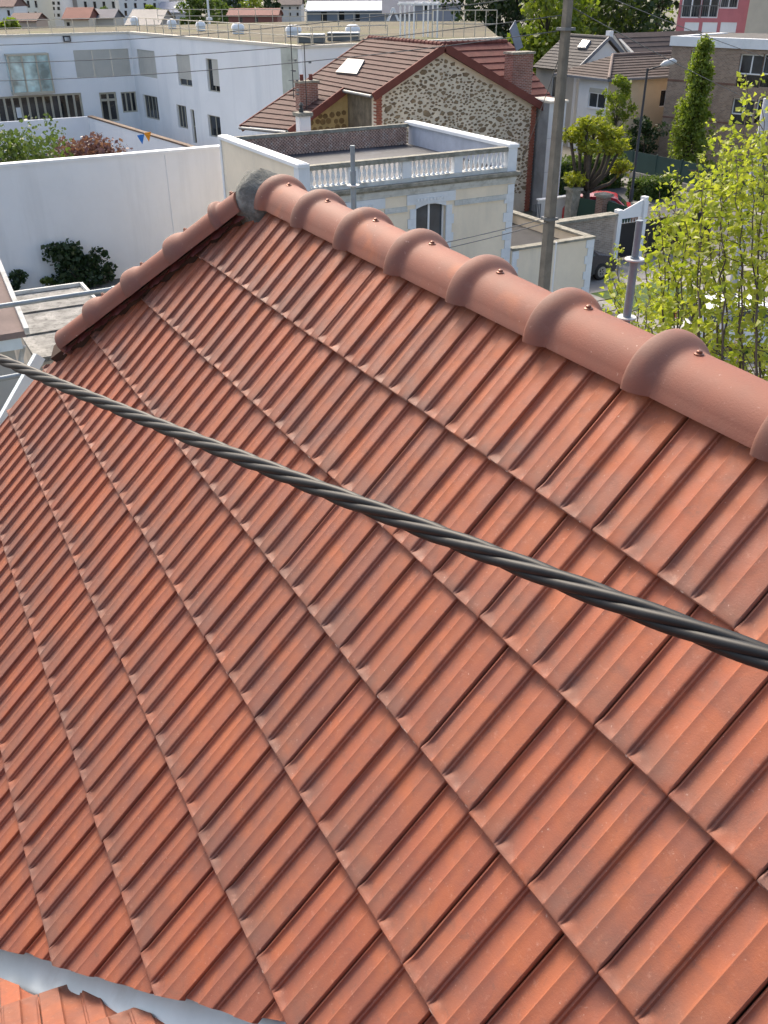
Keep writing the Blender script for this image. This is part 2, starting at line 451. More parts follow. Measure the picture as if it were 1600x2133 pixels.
# closing slope behind the hip, far slope, gable and walls
M_RENDER = mat('house_render', (0.52, 0.47, 0.40), 0.9, stain=(0.3, 0.27, 0.23))
mb = MB()
A0 = Vector((-2.40, .09, ZR - .02)); 
mb.prism([A0, HIP1 + Vector((0, 0, -.04)), Vector((HIP1.x, 1.06, HIP1.z - .04))], (0, 0, -.05))
mb.build('hip_slope', M_TILE, house)
mb = MB(); mb.prism([Vector((-2.40, .10, ZR - .04)), Vector((4.6, .10, ZR - .04)), Vector((4.6, 4.2, ZR - 4.3)), Vector((-3.55, 4.2, ZR - 4.3)), Vector((-3.4, 1.06, HIP1.z - .04))], (0, 0, -.05))
mb.build('rear_slope', M_TILE, house)
yl = -(low * TG * CT) + .4
mb = MB(); mb.box((RAKE * TW + .28, yl + .35, 0), (4.4, 3.9, ZR - 4.32)); mb.build('wall', M_RENDER, house)
mb = MB(); mb.prism([Vector((RAKE * TW + .30, yl + .35, ZR - 4.32)), Vector((RAKE * TW + .30, 3.9, ZR - 4.32)), Vector((RAKE * TW + .30, 1.0, ZR - 1.25)), Vector((RAKE * TW + .30, -.85, ZR - 1.1))], (.3, 0, 0)); mb.build('gable_wall', M_RENDER, house)
# verge strip in white zinc
M_ZINC = mat('zinc', (0.46, 0.48, 0.50), 0.42, var=.35, scale=3.5, stain=(0.24, 0.24, 0.25), stain_amt=.55, stain_scale=5, metal=.65)
M_WZINC = mat('pale_zinc', (0.62, 0.70, 0.72), 0.5, var=.1, metal=.1)
a, b = on_roof(82, 742, -.07), on_roof(-14, 912, -.07)
b = a + (b - a) * 6.5
mb = MB(); mb.bar(a, b, .055, .06, NRM); mb.build('verge_flashing', M_WZINC, house)

# valley: zinc trough and the slope of the side wing
k0, k1 = on_roof(0, 2043, -.055), on_roof(270, 2133, -.055)
KD = (k1 - k0).normalized(); k0 = k0 - KD * 3.0; k1 = k0 + KD * 7
WP = math.radians(34)
wups = Vector((math.cos(WP), 0, math.sin(WP)))                 # up the wing slope
wn = wups.cross(KD).normalized()
if wn.z < 0: wn = -wn
wacr = wn.cross(wups).normalized()
M_VALLEY = mat('valley_zinc', (0.46, 0.52, 0.58), 0.32, var=.12, scale=4, stain=(0.28, 0.30, 0.32), stain_amt=.6, stain_scale=5, metal=.45, streak=.25)
M_LEAD = mat('valley_lead', (0.10, 0.105, 0.12), 0.7, var=.4, scale=14, stain=(0.25, 0.25, 0.27), stain_amt=.5, stain_scale=20, bmp=.4, bscale=40)
up_in = -valn; up_in = (up_in - KD * up_in.dot(KD)).normalized()
up_in = (up_in - NRM * up_in.dot(NRM)).normalized()
ww = wn.cross(KD).normalized()
if ww.dot(up_in) > 0: ww = -ww
vs = []; fs = []; nv = 60
for i in range(nv + 1):
    p = k0 + KD * (7 * i / nv)
    wob = lambda s: Vector((0, 0, rt.gauss(0, s)))
    vs += [p + up_in * .26, p + up_in * .16 + wob(.0004), p + up_in * .08 + wob(.0006), p + up_in * .012 + wob(.0004), p + NRM * .008, p + ww * .006 + NRM * .002]
for i in range(nv):
    for j in range(5): a_ = i * 6 + j; fs.append((a_, a_ + 1, a_ + 7, a_ + 6))
MB().add(vs, fs).build('valley_flashing', M_VALLEY, house, 50)
vs = []; fs = []
for i in range(nv + 1):
    p = k0 + KD * (7 * i / nv)
    for q in (.004, .03, .07, .12, .22): vs.append(p + ww * q + wn * (rt.gauss(0, .003) if q > .01 else 0))
for i in range(nv):
    for j in range(4): a_ = i * 5 + j; fs.append((a_, a_ + 1, a_ + 6, a_ + 5))
MB().add(vs, fs).build('valley_apron', M_LEAD, house, 60)
mb = MB(); mb.prism([k0 - wn * .05 + ww * .03, k1 - wn * .05 + ww * .03, k1 - wn * .05 + ww * .03 + wups * .4 - wacr * 0, k0 + wups * 5.6 - wn * .05], wn * -.05)
wing = mb.build('wing_slope', deck_m, house)
cutp = k0 + ww * .105 + wn * .02
M_TILE2 = M_TILE
for k in range(-20, 16):
    for i in range(-30, 26):
        o = k0 + KD * 3.0 + wups * (k * TG) + wacr * ((i + (.5 if k % 2 else 0)) * TW) + wn * .030
        if (o - Vector(CAM)).length > 4.5: continue
        ax = -wacr if wacr.cross(wups).dot(wn) < 0 else wacr
        M = Matrix(((ax.x, wups.x, wn.x, o.x), (ax.y, wups.y, wn.y, o.y), (ax.z, wups.z, wn.z, o.z), (0, 0, 0, 1)))
        cs = [M @ Vector((a_, b_, 0)) for a_ in (0, TW) for b_ in (0, TL)]
        sd_ = [(c - cutp).dot(-ww) for c in cs]
        if min(sd_) > -.01: continue
        if max(c.x for c in cs) > 1.35: continue
        jag = cutp + ww * (.004 + .004 * math.sin(i * 1.3 + k))
        me = cut_tile(M, [(jag, (-ww + KD * rt.uniform(-.07, .07)).normalized())]) if max(sd_) > -.06 else TILE
        if me is None: continue
        put(bpy.data.objects.new('roof_tile', me), wing, M)

# ------------------------------------------------------------------ the heavy cable in front
M_CABLE = mat('cable_sheath', (0.008, 0.009, 0.011), 0.5, var=.3, scale=9, stain=(0.035, 0.035, 0.035), stain_amt=.5, stain_scale=15, spec=.35)
cable = thing('overhead_cable', 'thick dark grey twisted cable crossing the picture in front of the tiles', 'cable', (3.0, -.3, ZR))
ca, cb = at_d(0, 746, 0) * 0 + Vector(CAM + ray(0, 748) / np.linalg.norm(ray(0, 748)) * 3.2), Vector(CAM + ray(1600, 1372) / np.linalg.norm(ray(1600, 1372)) * 1.24)
cdv = (cb - ca); clen = cdv.length; cdv.normalize()
cs_ = cdv.cross(Vector((0, 0, 1))).normalized(); cu_ = cs_.cross(cdv)
R0, RS, LAY = .0089, .0087, .45
t0, t1 = -11.0, clen + 2.2
for sidx in range(4):
    path = []
    m_ = int((t1 - t0) / .012)
    for j in range(m_ + 1):
        t = t0 + (t1 - t0) * j / m_
        ph = 2 * math.pi * t / LAY + sidx * math.pi / 2
        sag = .012 * ((t - clen / 2) ** 2 / (clen / 2) ** 2 - 1) * 1.0
        path.append(ca + cdv * t + (cs_ * math.cos(ph) + cu_ * math.sin(ph)) * R0 + Vector((0, 0, sag)))
    MB().tube(path, RS, 10).build('strand', M_CABLE, cable, True, fix=False)
# ------------------------------------------------------------------ helpers for the place behind the roof
class Facade:
    """vertical wall plane; O left end seen from outside at z = 0, S along it, N outwards"""
    def __init__(s, P, Q):
        P, Q = Vector((P[0], P[1], 0)), Vector((Q[0], Q[1], 0))
        s.O = P; s.L = (Q - P).length; s.S = (Q - P).normalized(); s.N = s.S.cross(Vector((0, 0, 1)))
    def px(s, x, y):
        d = Vector(ray(x, y)); c = Vector(CAM); t = (s.O - c).dot(s.N) / d.dot(s.N); h = c + d * t
        return (h - s.O).dot(s.S), h.z
    def pt(s, a, z, off=0.0): return s.O + s.S * a + Vector((0, 0, z)) + s.N * off
    def rect(s, x0, y0, x1, y1):
        a0, z1 = s.px(x0, y0); a1, z0 = s.px(x1, y1); return (min(a0, a1), max(a0, a1), min(z0, z1), max(z0, z1))
    def wall(s, mb, z0, z1, a0=0.0, a1=None, opens=(), rev=.18, back=None, m=0):
        a1 = s.L if a1 is None else a1
        A = sorted({a0, a1} | {min(max(v, a0), a1) for o in opens for v in o[:2]}); Z = sorted({z0, z1} | {min(max(v, z0), z1) for o in opens for v in o[2:4]})
        for i in range(len(A) - 1):
            for j in range(len(Z) - 1):
                ca, cz = (A[i] + A[i + 1]) / 2, (Z[j] + Z[j + 1]) / 2
                if any(o[0] < ca < o[1] and o[2] < cz < o[3] for o in opens): continue
                mb.poly([s.pt(A[i], Z[j]), s.pt(A[i + 1], Z[j]), s.pt(A[i + 1], Z[j + 1]), s.pt(A[i], Z[j + 1])], m)
        for o in opens:
            p = [(o[0], o[2]), (o[1], o[2]), (o[1], o[3]), (o[0], o[3])]
            for k in range(4):
                (a, b), (c, d) = p[k], p[(k + 1) % 4]
                mb.poly([s.pt(a, b), s.pt(a, b, -rev), s.pt(c, d, -rev), s.pt(c, d)], m)
        return mb
    def box(s, mb, a0, a1, z0, z1, o0, o1, m=0):
        c = s.pt((a0 + a1) / 2, (z0 + z1) / 2, (o0 + o1) / 2)
        return mb.obox(c, s.S * (a1 - a0) / 2, s.N * (o1 - o0) / 2, Vector((0, 0, (z1 - z0) / 2)), m)
def window(F, parent, r, fm, gm, cols=2, rows=1, fw=.055, inset=.12, sill=None, name='window'):
    a0, a1, z0, z1 = r; mb = MB()
    e = .004
    F.box(mb, a0 + e, a0 + fw, z0 + e, z1 - e, -inset, -inset + .06); F.box(mb, a1 - fw, a1 - e, z0 + e, z1 - e, -inset, -inset + .06)
    F.box(mb, a0 + fw, a1 - fw, z0 + e, z0 + fw, -inset, -inset + .06); F.box(mb, a0 + fw, a1 - fw, z1 - fw, z1 - e, -inset, -inset + .06)
    for i in range(1, cols):
        a = a0 + (a1 - a0) * i / cols; F.box(mb, a - fw * .55, a + fw * .55, z0 + fw, z1 - fw, -inset + .003, -inset + .055)
    for j in range(1, rows):
        z = z0 + (z1 - z0) * j / rows; F.box(mb, a0 + fw, a1 - fw, z - fw * .4, z + fw * .4, -inset + .006, -inset + .05)
    o = mb.build(name, fm, parent)
    g_ = MB(); F.box(g_, a0 + .01, a1 - .01, z0 + .01, z1 - .01, -inset + .015, -inset + .022); g_.build('pane', gm, o)
    if sill:
        q = MB(); F.box(q, a0 - .06, a1 + .06, z0 - .07, z0 - .002, -.02, .07); q.build('sill', sill, o)
    return o
def roof_courses(parent, name, A, B, Cc, D, n, m, th=.035, gap=.02, jit=0.01):
    """slope A-B at the ridge, D-C at the eave: n courses, each one overlapping strip"""
    A, B, Cc, D = map(Vector, (A, B, Cc, D)); nn = (B - A).cross(D - A).normalized()
    if nn.z < 0: nn = -nn
    for k in range(n):
        t0, t1 = k / n, (k + 1) / n + .015
        p = [A.lerp(D, t0), B.lerp(Cc, t0), B.lerp(Cc, min(t1, 1)), A.lerp(D, min(t1, 1))]
        up = [nn * gap * .2, nn * gap * .2, nn * (gap + th), nn * (gap + th)]
        mb = MB(); mb.add([p[i] + up[i] for i in range(4)] + [p[i] - nn * .03 for i in range(4)],
                          [(0, 1, 2, 3), (7, 6, 5, 4), (0, 4, 5, 1), (1, 5, 6, 2), (2, 6, 7, 3), (3, 7, 4, 0)])
        mb.build(name, m, parent)
def leafmat(name, c0, c1, c2, trans=.45):
    m = bpy.data.materials.new(name); m.use_nodes = True; n = m.node_tree; n.nodes.clear()
    o = nd(n, 'ShaderNodeOutputMaterial'); d = nd(n, 'ShaderNodeBsdfPrincipled'); t = nd(n, 'ShaderNodeBsdfTranslucent'); x = nd(n, 'ShaderNodeMixShader')
    g = nd(n, 'ShaderNodeNewGeometry')
    c = mixc(n, ramp(n, noise(n, g.outputs['Position'], 2.2, 3), .3, .7), c0, c1)
    c = mixc(n, mul(n, g.outputs['Random Per Island'], .8), c, c2)
    n.links.new(c, d.inputs['Base Color']); d.inputs['Roughness'].default_value = .45; d.inputs['Specular IOR Level'].default_value = .4
    n.links.new(mixc(n, 1.0, c, (1.25, 1.35, .6), 'MULTIPLY'), t.inputs[0])
    x.inputs[0].default_value = trans; n.links.new(d.outputs[0], x.inputs[1]); n.links.new(t.outputs[0], x.inputs[2]); n.links.new(x.outputs[0], o.inputs[0])
    return m
class Leaves:
    def __init__(s): s.v = []; s.f = []
    def leaf(s, p, size, rnd, up=.3, fold=.18):
        d = Vector((rnd.gauss(0, 1), rnd.gauss(0, 1), rnd.gauss(-.1, .7))).normalized()
        nrm = Vector((rnd.gauss(0, .8), rnd.gauss(0, .8), rnd.gauss(up, .8))).normalized()
        sd = d.cross(nrm)
        if sd.length < .05: return
        sd.normalize(); nrm = sd.cross(d); k = len(s.v); w_ = size * rnd.uniform(.34, .46)
        s.v += [p, p + d * size * .35 + sd * w_ + nrm * fold * size, p + d * size * .42, p + d * size * .35 - sd * w_ + nrm * fold * size, p + d * size]
        s.f += [(k, k + 1, k + 2), (k, k + 2, k + 3), (k + 1, k + 4, k + 2), (k + 2, k + 4, k + 3)]
    def tuft(s, p, size, rnd):
        """one cheap leaf clump: a bent quad"""
        d = Vector((rnd.gauss(0, 1), rnd.gauss(0, 1), rnd.gauss(0, 1))).normalized(); e = d.orthogonal().normalized()
        e = Matrix.Rotation(rnd.uniform(0, 6.28), 3, d) @ e; k = len(s.v); h = size * rnd.uniform(.5, 1.1)
        s.v += [p - e * h * .5, p + d * h * .45, p + e * h * .6, p - d * h * .35]; s.f.append((k, k + 1, k + 2, k + 3))
    def build(s, name, m, parent):
        me = bpy.data.meshes.new(name); me.from_pydata([tuple(p) for p in s.v], [], s.f); me.materials.append(m)
        return put(bpy.data.objects.new(name, me), parent)
def blob_points(rnd, c, r, n, hollow=.45):
    c = Vector(c)
    for _ in range(n):
        d = Vector((rnd.gauss(0, 1), rnd.gauss(0, 1), rnd.gauss(0, 1))).normalized()
        q = (hollow + (1 - hollow) * rnd.random() ** .6)
        yield c + Vector((d.x * r[0], d.y * r[1], d.z * r[2])) * q
def tree(name, label, base, height, rad, m_leaf, m_bark, rnd, clumps=26, per=130, leaf=.28, trunk_r=.16, crown_from=.35, group=None, cat='tree', flat=1.0, lean=(0, 0), crs=(.22, .42), cone=False):
    base = Vector(base); t = thing(name, label, cat, base, group)
    mb = MB(); top = base + Vector((lean[0], lean[1], height * .8))
    mb.tube([base - Vector((0, 0, .1)), base.lerp(top, .25) + Vector((rnd.gauss(0, .05), rnd.gauss(0, .05), 0)), base.lerp(top, .6), top], [trunk_r, trunk_r * .8, trunk_r * .5, trunk_r * .15], 8)
    L = Leaves()
    for i in range(clumps):
        a = rnd.uniform(0, 6.283); zz = crown_from + (1 - crown_from) * rnd.random(); prof_ = math.sin(math.pi * min(1, max(.08, (zz - crown_from) / (1 - crown_from) * .85 + .12))) ** .6
        if cone: prof_ = (1.05 - (zz - crown_from) / (1 - crown_from)) ** .7 * rnd.uniform(.6, 1.15)
        rr = rad * prof_ * rnd.uniform(.25, .85)
        c = base + Vector((lean[0] * zz + math.cos(a) * rr, lean[1] * zz + math.sin(a) * rr, height * zz * .93))
        if i % 2 == 0:
            s0 = base.lerp(top, max(.2, zz * .75)); mb.tube([s0, s0.lerp(c, .5) + Vector((0, 0, -.1)), c], [trunk_r * .35, trunk_r * .2, trunk_r * .06], 5)
        cr = rad * rnd.uniform(*crs)
        for p in blob_points(rnd, c, (cr, cr, cr * .75 * flat), per): L.tuft(p, leaf * rnd.uniform(.6, 1.3), rnd)
    mb.build('trunk', m_bark, t, True); L.build('crown', m_leaf, t)
    return t
M_BARK = mat('bark', (0.075, 0.060, 0.048), .9, var=.4, scale=8)
M_LF_FRESH = leafmat('fresh_leaf', (0.10, 0.16, 0.022), (0.15, 0.20, 0.03), (0.20, 0.23, 0.04))
M_LF_MID = leafmat('mid_leaf', (0.055, 0.10, 0.022), (0.085, 0.13, 0.03), (0.12, 0.16, 0.04), .35)
M_LF_DARK = leafmat('dark_leaf', (0.022, 0.045, 0.018), (0.04, 0.065, 0.025), (0.03, 0.06, 0.02), .2)
M_LF_YEL = leafmat('spring_leaf', (0.17, 0.21, 0.02), (0.24, 0.26, 0.03), (0.30, 0.30, 0.05), .5)
M_LF_RED = leafmat('plum_leaf', (0.10, 0.04, 0.05), (0.16, 0.07, 0.08), (0.22, 0.12, 0.12), .3)
M_WHITE = mat('white_paint', (0.74, 0.76, 0.78), .7, var=.06, scale=.7, stain=(0.55, 0.57, 0.58), stain_amt=.35, stain_scale=.8, streak=.15)
M_GLASS = glass('window_glass')
M_DGLASS = glass('dark_glass', (0.018, 0.022, 0.026))
M_UPVC = mat('white_frame', (0.78, 0.79, 0.80), .5, var=.03)
M_ALU = mat('champagne_aluminium', (0.42, 0.40, 0.33), .5, var=.08, metal=.2)

# ------------------------------------------------------------------ ground, street
def sheet(name, pts, z, m, kind='structure'):
    mb = MB(); mb.poly([(p[0], p[1], z) for p in pts]); o = mb.build(name, m); tag(o, kind=kind); return o
M_GROUND = mat('ground_soil', (0.17, 0.16, 0.135), .95, var=.4, scale=.25, stain=(0.06, 0.08, 0.03), stain_amt=.7, stain_scale=.06, bmp=.3)
M_ASPH = mat('asphalt', (0.085, 0.085, 0.088), .9, var=.3, scale=.9, stain=(0.14, 0.135, 0.13), stain_amt=.5, stain_scale=.4)
M_PAVE = mat('concrete_paving', (0.26, 0.25, 0.235), .9, var=.25, scale=.8, stain=(0.14, 0.13, 0.12), stain_amt=.5)
M_LAWN = mat('lawn', (0.06, 0.105, 0.028), .95, var=.45, scale=2.5, stain=(0.11, 0.13, 0.04), stain_amt=.6, stain_scale=1.2, bmp=.8, bscale=9)
sheet('ground', [(-1500, -900), (300, -900), (300, 1500), (-1500, 1500)], 0, M_GROUND)
sheet('street', [(-70, 32.9), (20, 31.2), (20, 36.6), (-70, 38.0)], .008, M_ASPH)
sheet('driveway', [(-27.9, 21.4), (-8, 20.6), (-8, 30.4), (-27.9, 30.6)], .006, M_PAVE)
sheet('garden_lawn', [(-24.8, 22.0), (-13, 22.0), (-13, 25.6), (-24.8, 25.6)], .014, M_LAWN)
sheet('side_yard', [(-35.8, -12), (-5, -12), (-5, 9.4), (-35.8, 9.4)], .006, mat('yard_concrete', (0.13, 0.128, 0.12), .9, var=.35))
sheet('school_yard', [(-74.8, -20), (-36.4, -20), (-36.4, 14.6), (-74.8, 14.6)], .006, mat('yard_asphalt', (0.13, 0.11, 0.10), .9, var=.3))
mb = MB(); mb.box((-70, 38.0, 0), (-10, 39.2, .13)); tag(mb.build('pavement', M_PAVE), kind='structure')
mb = MB(); mb.box((-70, 31.1, 0), (-29, 32.4, .13)); tag(mb.build('pavement', M_PAVE), kind='structure')

# ------------------------------------------------------------------ villa with the balustraded terrace
VX, VXB, VY0, VY1, VZ = -24.2, -31.0, 9.7, 17.55, 5.83
M_CREAM = mat('cream_render', (0.82, 0.71, 0.56), .9, var=.08, scale=.8, stain=(0.46, 0.43, 0.37), stain_amt=.35, stain_scale=.9, streak=.2)
M_TRIM = mat('weathered_trim', (0.60, 0.60, 0.57), .85, var=.15, scale=3, stain=(0.26, 0.25, 0.20), stain_amt=.75, stain_scale=2.4)
M_QUOIN = mat('white_quoin', (0.70, 0.73, 0.76), .8, var=.06, stain=(0.5, 0.52, 0.53), stain_amt=.4, stain_scale=2)
M_TERR = mat('bitumen_terrace', (0.045, 0.05, 0.062), .65, var=.3, scale=.9, stain=(0.14, 0.15, 0.18), stain_amt=.6, stain_scale=.7)
M_LICH = mat('lichen_stone', (0.30, 0.285, 0.24), .95, var=.4, scale=5, stain=(0.10, 0.10, 0.07), stain_amt=.8, stain_scale=4)
villa = thing('villa', 'cream villa with a flat roof terrace behind a white stone balustrade', 'house', ((VX + VXB) / 2, (VY0 + VY1) / 2, 0))
FV = Facade((VX, VY0), (VX, VY1))
zf = VZ - .80                                   # terrace level
wr = FV.rect(866, 428, 925, 560); wr = (wr[0], wr[1], 2.15, FV.px(895, 424)[1])
w2 = (wr[0] - 2.62, wr[1] - 2.62, 2.15, wr[3])
mb = MB(); FV.wall(mb, 0, zf - .02, 0, FV.L, [wr, w2], .22)
FS = Facade((VXB, VY0), (VX, VY0)); FS.wall(mb, 0, VZ - .10)
FB = Facade((VX, VY1), (VXB, VY1)); FB.wall(mb, 0, VZ - .10)
FR = Facade((VXB, VY1), (VXB, VY0)); FR.wall(mb, 0, zf)
mb.build('wall', M_CREAM, villa)
mb = MB(); mb.box((VXB + .05, VY0 + .2, zf - .2), (VX - .25, VY1 - .2, zf)); mb.build('terrace_roof', M_TERR, villa)
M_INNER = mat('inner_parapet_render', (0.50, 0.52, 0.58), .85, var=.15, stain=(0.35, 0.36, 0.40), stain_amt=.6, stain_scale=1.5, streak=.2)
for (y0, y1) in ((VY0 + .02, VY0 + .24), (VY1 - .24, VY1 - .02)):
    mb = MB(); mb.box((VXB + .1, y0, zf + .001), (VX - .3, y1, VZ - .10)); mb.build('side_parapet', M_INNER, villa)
for (y0, y1) in ((VY0 - .06, VY0 + .32), (VY1 - .34, VY1 + .06)):
    mb = MB(); mb.box((VXB - .05, y0, VZ - .10), (VX + .10, y1, VZ)); mb.box((VXB, y0 + .04, VZ), (VX + .04, y1 - .04, VZ + .025)); mb.build('coping', M_WHITE, villa)
# front: corner piers, plinth rail, balusters, hand rail
for a0, a1 in ((-.02, .34), (FV.L - .34, FV.L + .02)):
    mb = MB(); FV.box(mb, a0, a1, zf - .06, VZ - .11, -.30, .06); mb.build('corner_pier', M_QUOIN, villa)
mb = MB(); FV.box(mb, .36, FV.L - .36, zf - .03, zf + .10, -.22, .06); mb.build('plinth_rail', M_TRIM, villa)
mb = MB(); FV.box(mb, .35, FV.L - .35, VZ - .20, VZ - .115, -.24, .08); FV.box(mb, .35, FV.L - .35, VZ - .114, VZ - .07, -.20, .04); mb.build('hand_rail', M_LICH, villa)
bl = MB(); bl.lathe((0, 0, 0), [(.062, 0), (.062, .04), (.034, .06), (.030, .09), (.064, .20), (.070, .25), (.052, .33), (.034, .41), (.030, .45), (.058, .475), (.058, .50)], 10)
BAL = bl.mesh('baluster', M_WHITE, 50)
piers = [FV.px(848, 340)[0], FV.px(955, 330)[0], FV.px(735, 355)[0]]
zb0, zb1 = zf + .10, VZ - .20
for a in piers:
    mb = MB(); FV.box(mb, a - .16, a + .16, zb0 + .001, zb1 - .001, -.18, .02); mb.build('pier', M_WHITE, villa)
a = .44
while a < FV.L - .42:
    if all(abs(a - q) > .20 for q in piers):
        put(bpy.data.objects.new('baluster', BAL), villa, Matrix.Translation(FV.pt(a, zb0, -.08)) @ Matrix.Diagonal((1, 1, (zb1 - zb0) / .50, 1)))
    a += .178
# cornice mouldings, string course, window surrounds, quoins
mb = MB(); FV.box(mb, -.10, FV.L + .10, zf - .13, zf - .035, -.1, .24); FV.box(mb, -.06, FV.L + .06, zf - .20, zf - .131, -.1, .16); mb.build('cornice', M_LICH, villa)
mb = MB(); FV.box(mb, -.03, FV.L + .03, zf - .34, zf - .201, -.05, .09); FV.box(mb, -.02, FV.L + .02, zf - .42, zf - .341, -.05, .05); mb.build('frieze', M_TRIM, villa)
for seg in ((.42, w2[0] - .33), (w2[1] + .33, wr[0] - .33), (wr[1] + .33, FV.L - .30)):
    mb = MB(); FV.box(mb, seg[0], seg[1], 4.14, 4.26, -.03, .035); FV.box(mb, seg[0], seg[1], 4.10, 4.139, -.03, .055); mb.build('string_course', M_TRIM, villa)
for r in (wr, w2):
    for k in range(7):                                              # toothed jambs
        e = .30 if k % 2 else .22
        for u0, u1 in ((r[0] - e, r[0] - .002), (r[1] + .002, r[1] + e)):
            mb = MB(); FV.box(mb, u0, u1, r[2] - .1 + k * .3, min(r[3] + .026, r[2] + .2 + k * .3 - .004), -.03, .045); mb.build('jamb_stone', M_QUOIN, villa)
    mb = MB(); FV.box(mb, r[0] - .34, r[1] + .34, r[3] + .03, zf - .43, -.03, .05)
    mb.build('window_surround', M_QUOIN, villa)
    mb = MB()                                                       # segmental lintel filling the top of the opening
    n_ = 8
    pts = [FV.pt(r[0], r[3] + .03, .02)] + [FV.pt(r[0] + (r[1] - r[0]) * i / n_, r[3] - .12 + .12 * math.sin(math.pi * i / n_), .02) for i in range(n_ + 1)] + [FV.pt(r[1], r[3] + .03, .02)]
    mb.prism(pts[::-1], -FV.N * .10); mb.build('lintel', M_QUOIN, villa)
    mb = MB()
    for i in range(9): FV.box(mb, r[0] + .02 + i * (r[1] - r[0] - .04) / 9, r[0] + .02 + (i + .55) * (r[1] - r[0] - .04) / 9, r[3] + .12, r[3] + .20, .03, .075)
    mb.build('dentil_ornament', M_WHITE, villa)
    window(FV, villa, (r[0], r[1], r[2], r[3] + .02), M_UPVC, M_GLASS, 2, 1, .06, .18)
for a0, sgn in ((-.02, 1), (FV.L + .02, -1)):
    for k in range(15):
        e = .38 if k % 2 else .26; mb = MB()
        FV.box(mb, min(a0, a0 + sgn * e), max(a0, a0 + sgn * e), k * .305, k * .305 + .30, -.2, .03); mb.build('quoin_stone', M_QUOIN, villa)
for k in range(15):
    e = .38 if k % 2 == 0 else .26; mb = MB()
    FS.box(mb, FS.L - e, FS.L - .03, k * .305, k * .305 + .30, -.19, .022); mb.build('quoin_stone', M_QUOIN, villa)
mb = MB(); FS.box(mb, .0, .16, 0, VZ - .11, -.1, .03); mb.build('corner_strip', M_QUOIN, villa)
# pierced brick screen at the back of the terrace
M_SCREEN = mat('screen_brick', (0.55, 0.36, 0.29), .9, var=.35, scale=6, stain=(0.66, 0.60, 0.55), stain_amt=.8, stain_scale=4)
FC = Facade((VXB + .25, VY0 + .25), (VXB + .25, VY1 - .35))
mb = MB(); r8 = random.Random(8); row = 0; z = zf + .01
while z < VZ - .17:
    a = 0 if row % 2 else .065
    while a < FC.L - .08:
        FC.box(mb, a, a + .085, z, z + .052, -.10 + r8.uniform(-.006, .006), .0 + r8.uniform(-.006, .006)); a += .130
    for k in range(2): pass
    z += .056; row += 1
tag(mb.build('pierced_brick_screen', M_SCREEN, villa), kind='stuff')
mb = MB(); FC.box(mb, -.05, FC.L + .05, VZ - .16, VZ - .05, -.13, .03); mb.build('screen_coping', M_LICH, villa)
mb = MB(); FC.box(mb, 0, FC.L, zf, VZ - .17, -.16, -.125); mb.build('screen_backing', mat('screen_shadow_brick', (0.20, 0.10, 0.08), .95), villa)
# small chimney stack on the far side of the villa
cst = thing('chimney', 'short white chimney with a grey cap behind the pierced brick screen', 'chimney', at_z(632, 245, VZ))
Cp = at_x(632, 262, VXB - .6); mb = MB(); mb.box((Cp.x - .18, Cp.y - .22, 3.0), (Cp.x + .18, Cp.y + .22, Cp.z + .35)); mb.build('stack', M_WHITE, cst)
mb = MB(); mb.box((Cp.x - .26, Cp.y - .30, Cp.z + .35), (Cp.x + .26, Cp.y + .30, Cp.z + .47)); mb.build('cap', M_LICH, cst)
mb = MB(); mb.lathe((Cp.x, Cp.y - .06, Cp.z + .47), [(.09, 0), (.09, .12), (.06, .14), (.06, .22), (.11, .24), (.02, .34)], 10); mb.build('cowl', mat('cowl_steel', (0.05, 0.05, 0.05), .6), cst)
# annexe
AX0, AX1, AY0, AY1, AZ = -29.2, -24.12, 17.60, 21.25, 2.42
annex = thing('garage_annexe', 'low cream flat-roofed annexe on the right of the villa', 'outbuilding', ((AX0 + AX1) / 2, (AY0 + AY1) / 2, 0))
mb = MB(); mb.box((AX0, AY0, 0), (AX1, AY1, AZ - .45)); mb.box((AX1 - .2, AY0, AZ - .45), (AX1, AY1, AZ - .08)); mb.box((AX0, AY1 - .2, AZ - .449), (AX1 - .201, AY1, AZ - .081)); mb.box((AX0, AY0, AZ - .449), (AX0 + .2, AY1 - .201, AZ - .081)); mb.build('wall', M_CREAM, annex)
mb = MB(); mb.box((AX1 - .26, AY0, AZ - .08), (AX1 + .06, AY1 + .06, AZ)); mb.box((AX0 - .06, AY1 - .26, AZ - .079), (AX1 - .262, AY1 + .06, AZ - .002)); mb.box((AX0 - .06, AY0, AZ - .079), (AX0 + .26, AY1 - .262, AZ - .002)); mb.build('coping', M_LICH, annex)
mb = MB(); mb.box((AX0 + .2, AY0 + .01, AZ - .448), (AX1 - .2, AY1 - .2, AZ - .42)); mb.build('flat_roof', mat('roof_felt', (0.045, 0.045, 0.048), .9, var=.3), annex)
FA = Facade((AX1, AY0), (AX1, AY1))
for k in range(8):
    e = .34 if k % 2 else .24
    for u0, u1 in ((FA.L - e, FA.L + .025), (.02, .02 + e * .8)):
        mb = MB(); FA.box(mb, u0, u1, k * .29, k * .29 + .285, -.15, .03); mb.build('quoin_stone', M_QUOIN, annex)

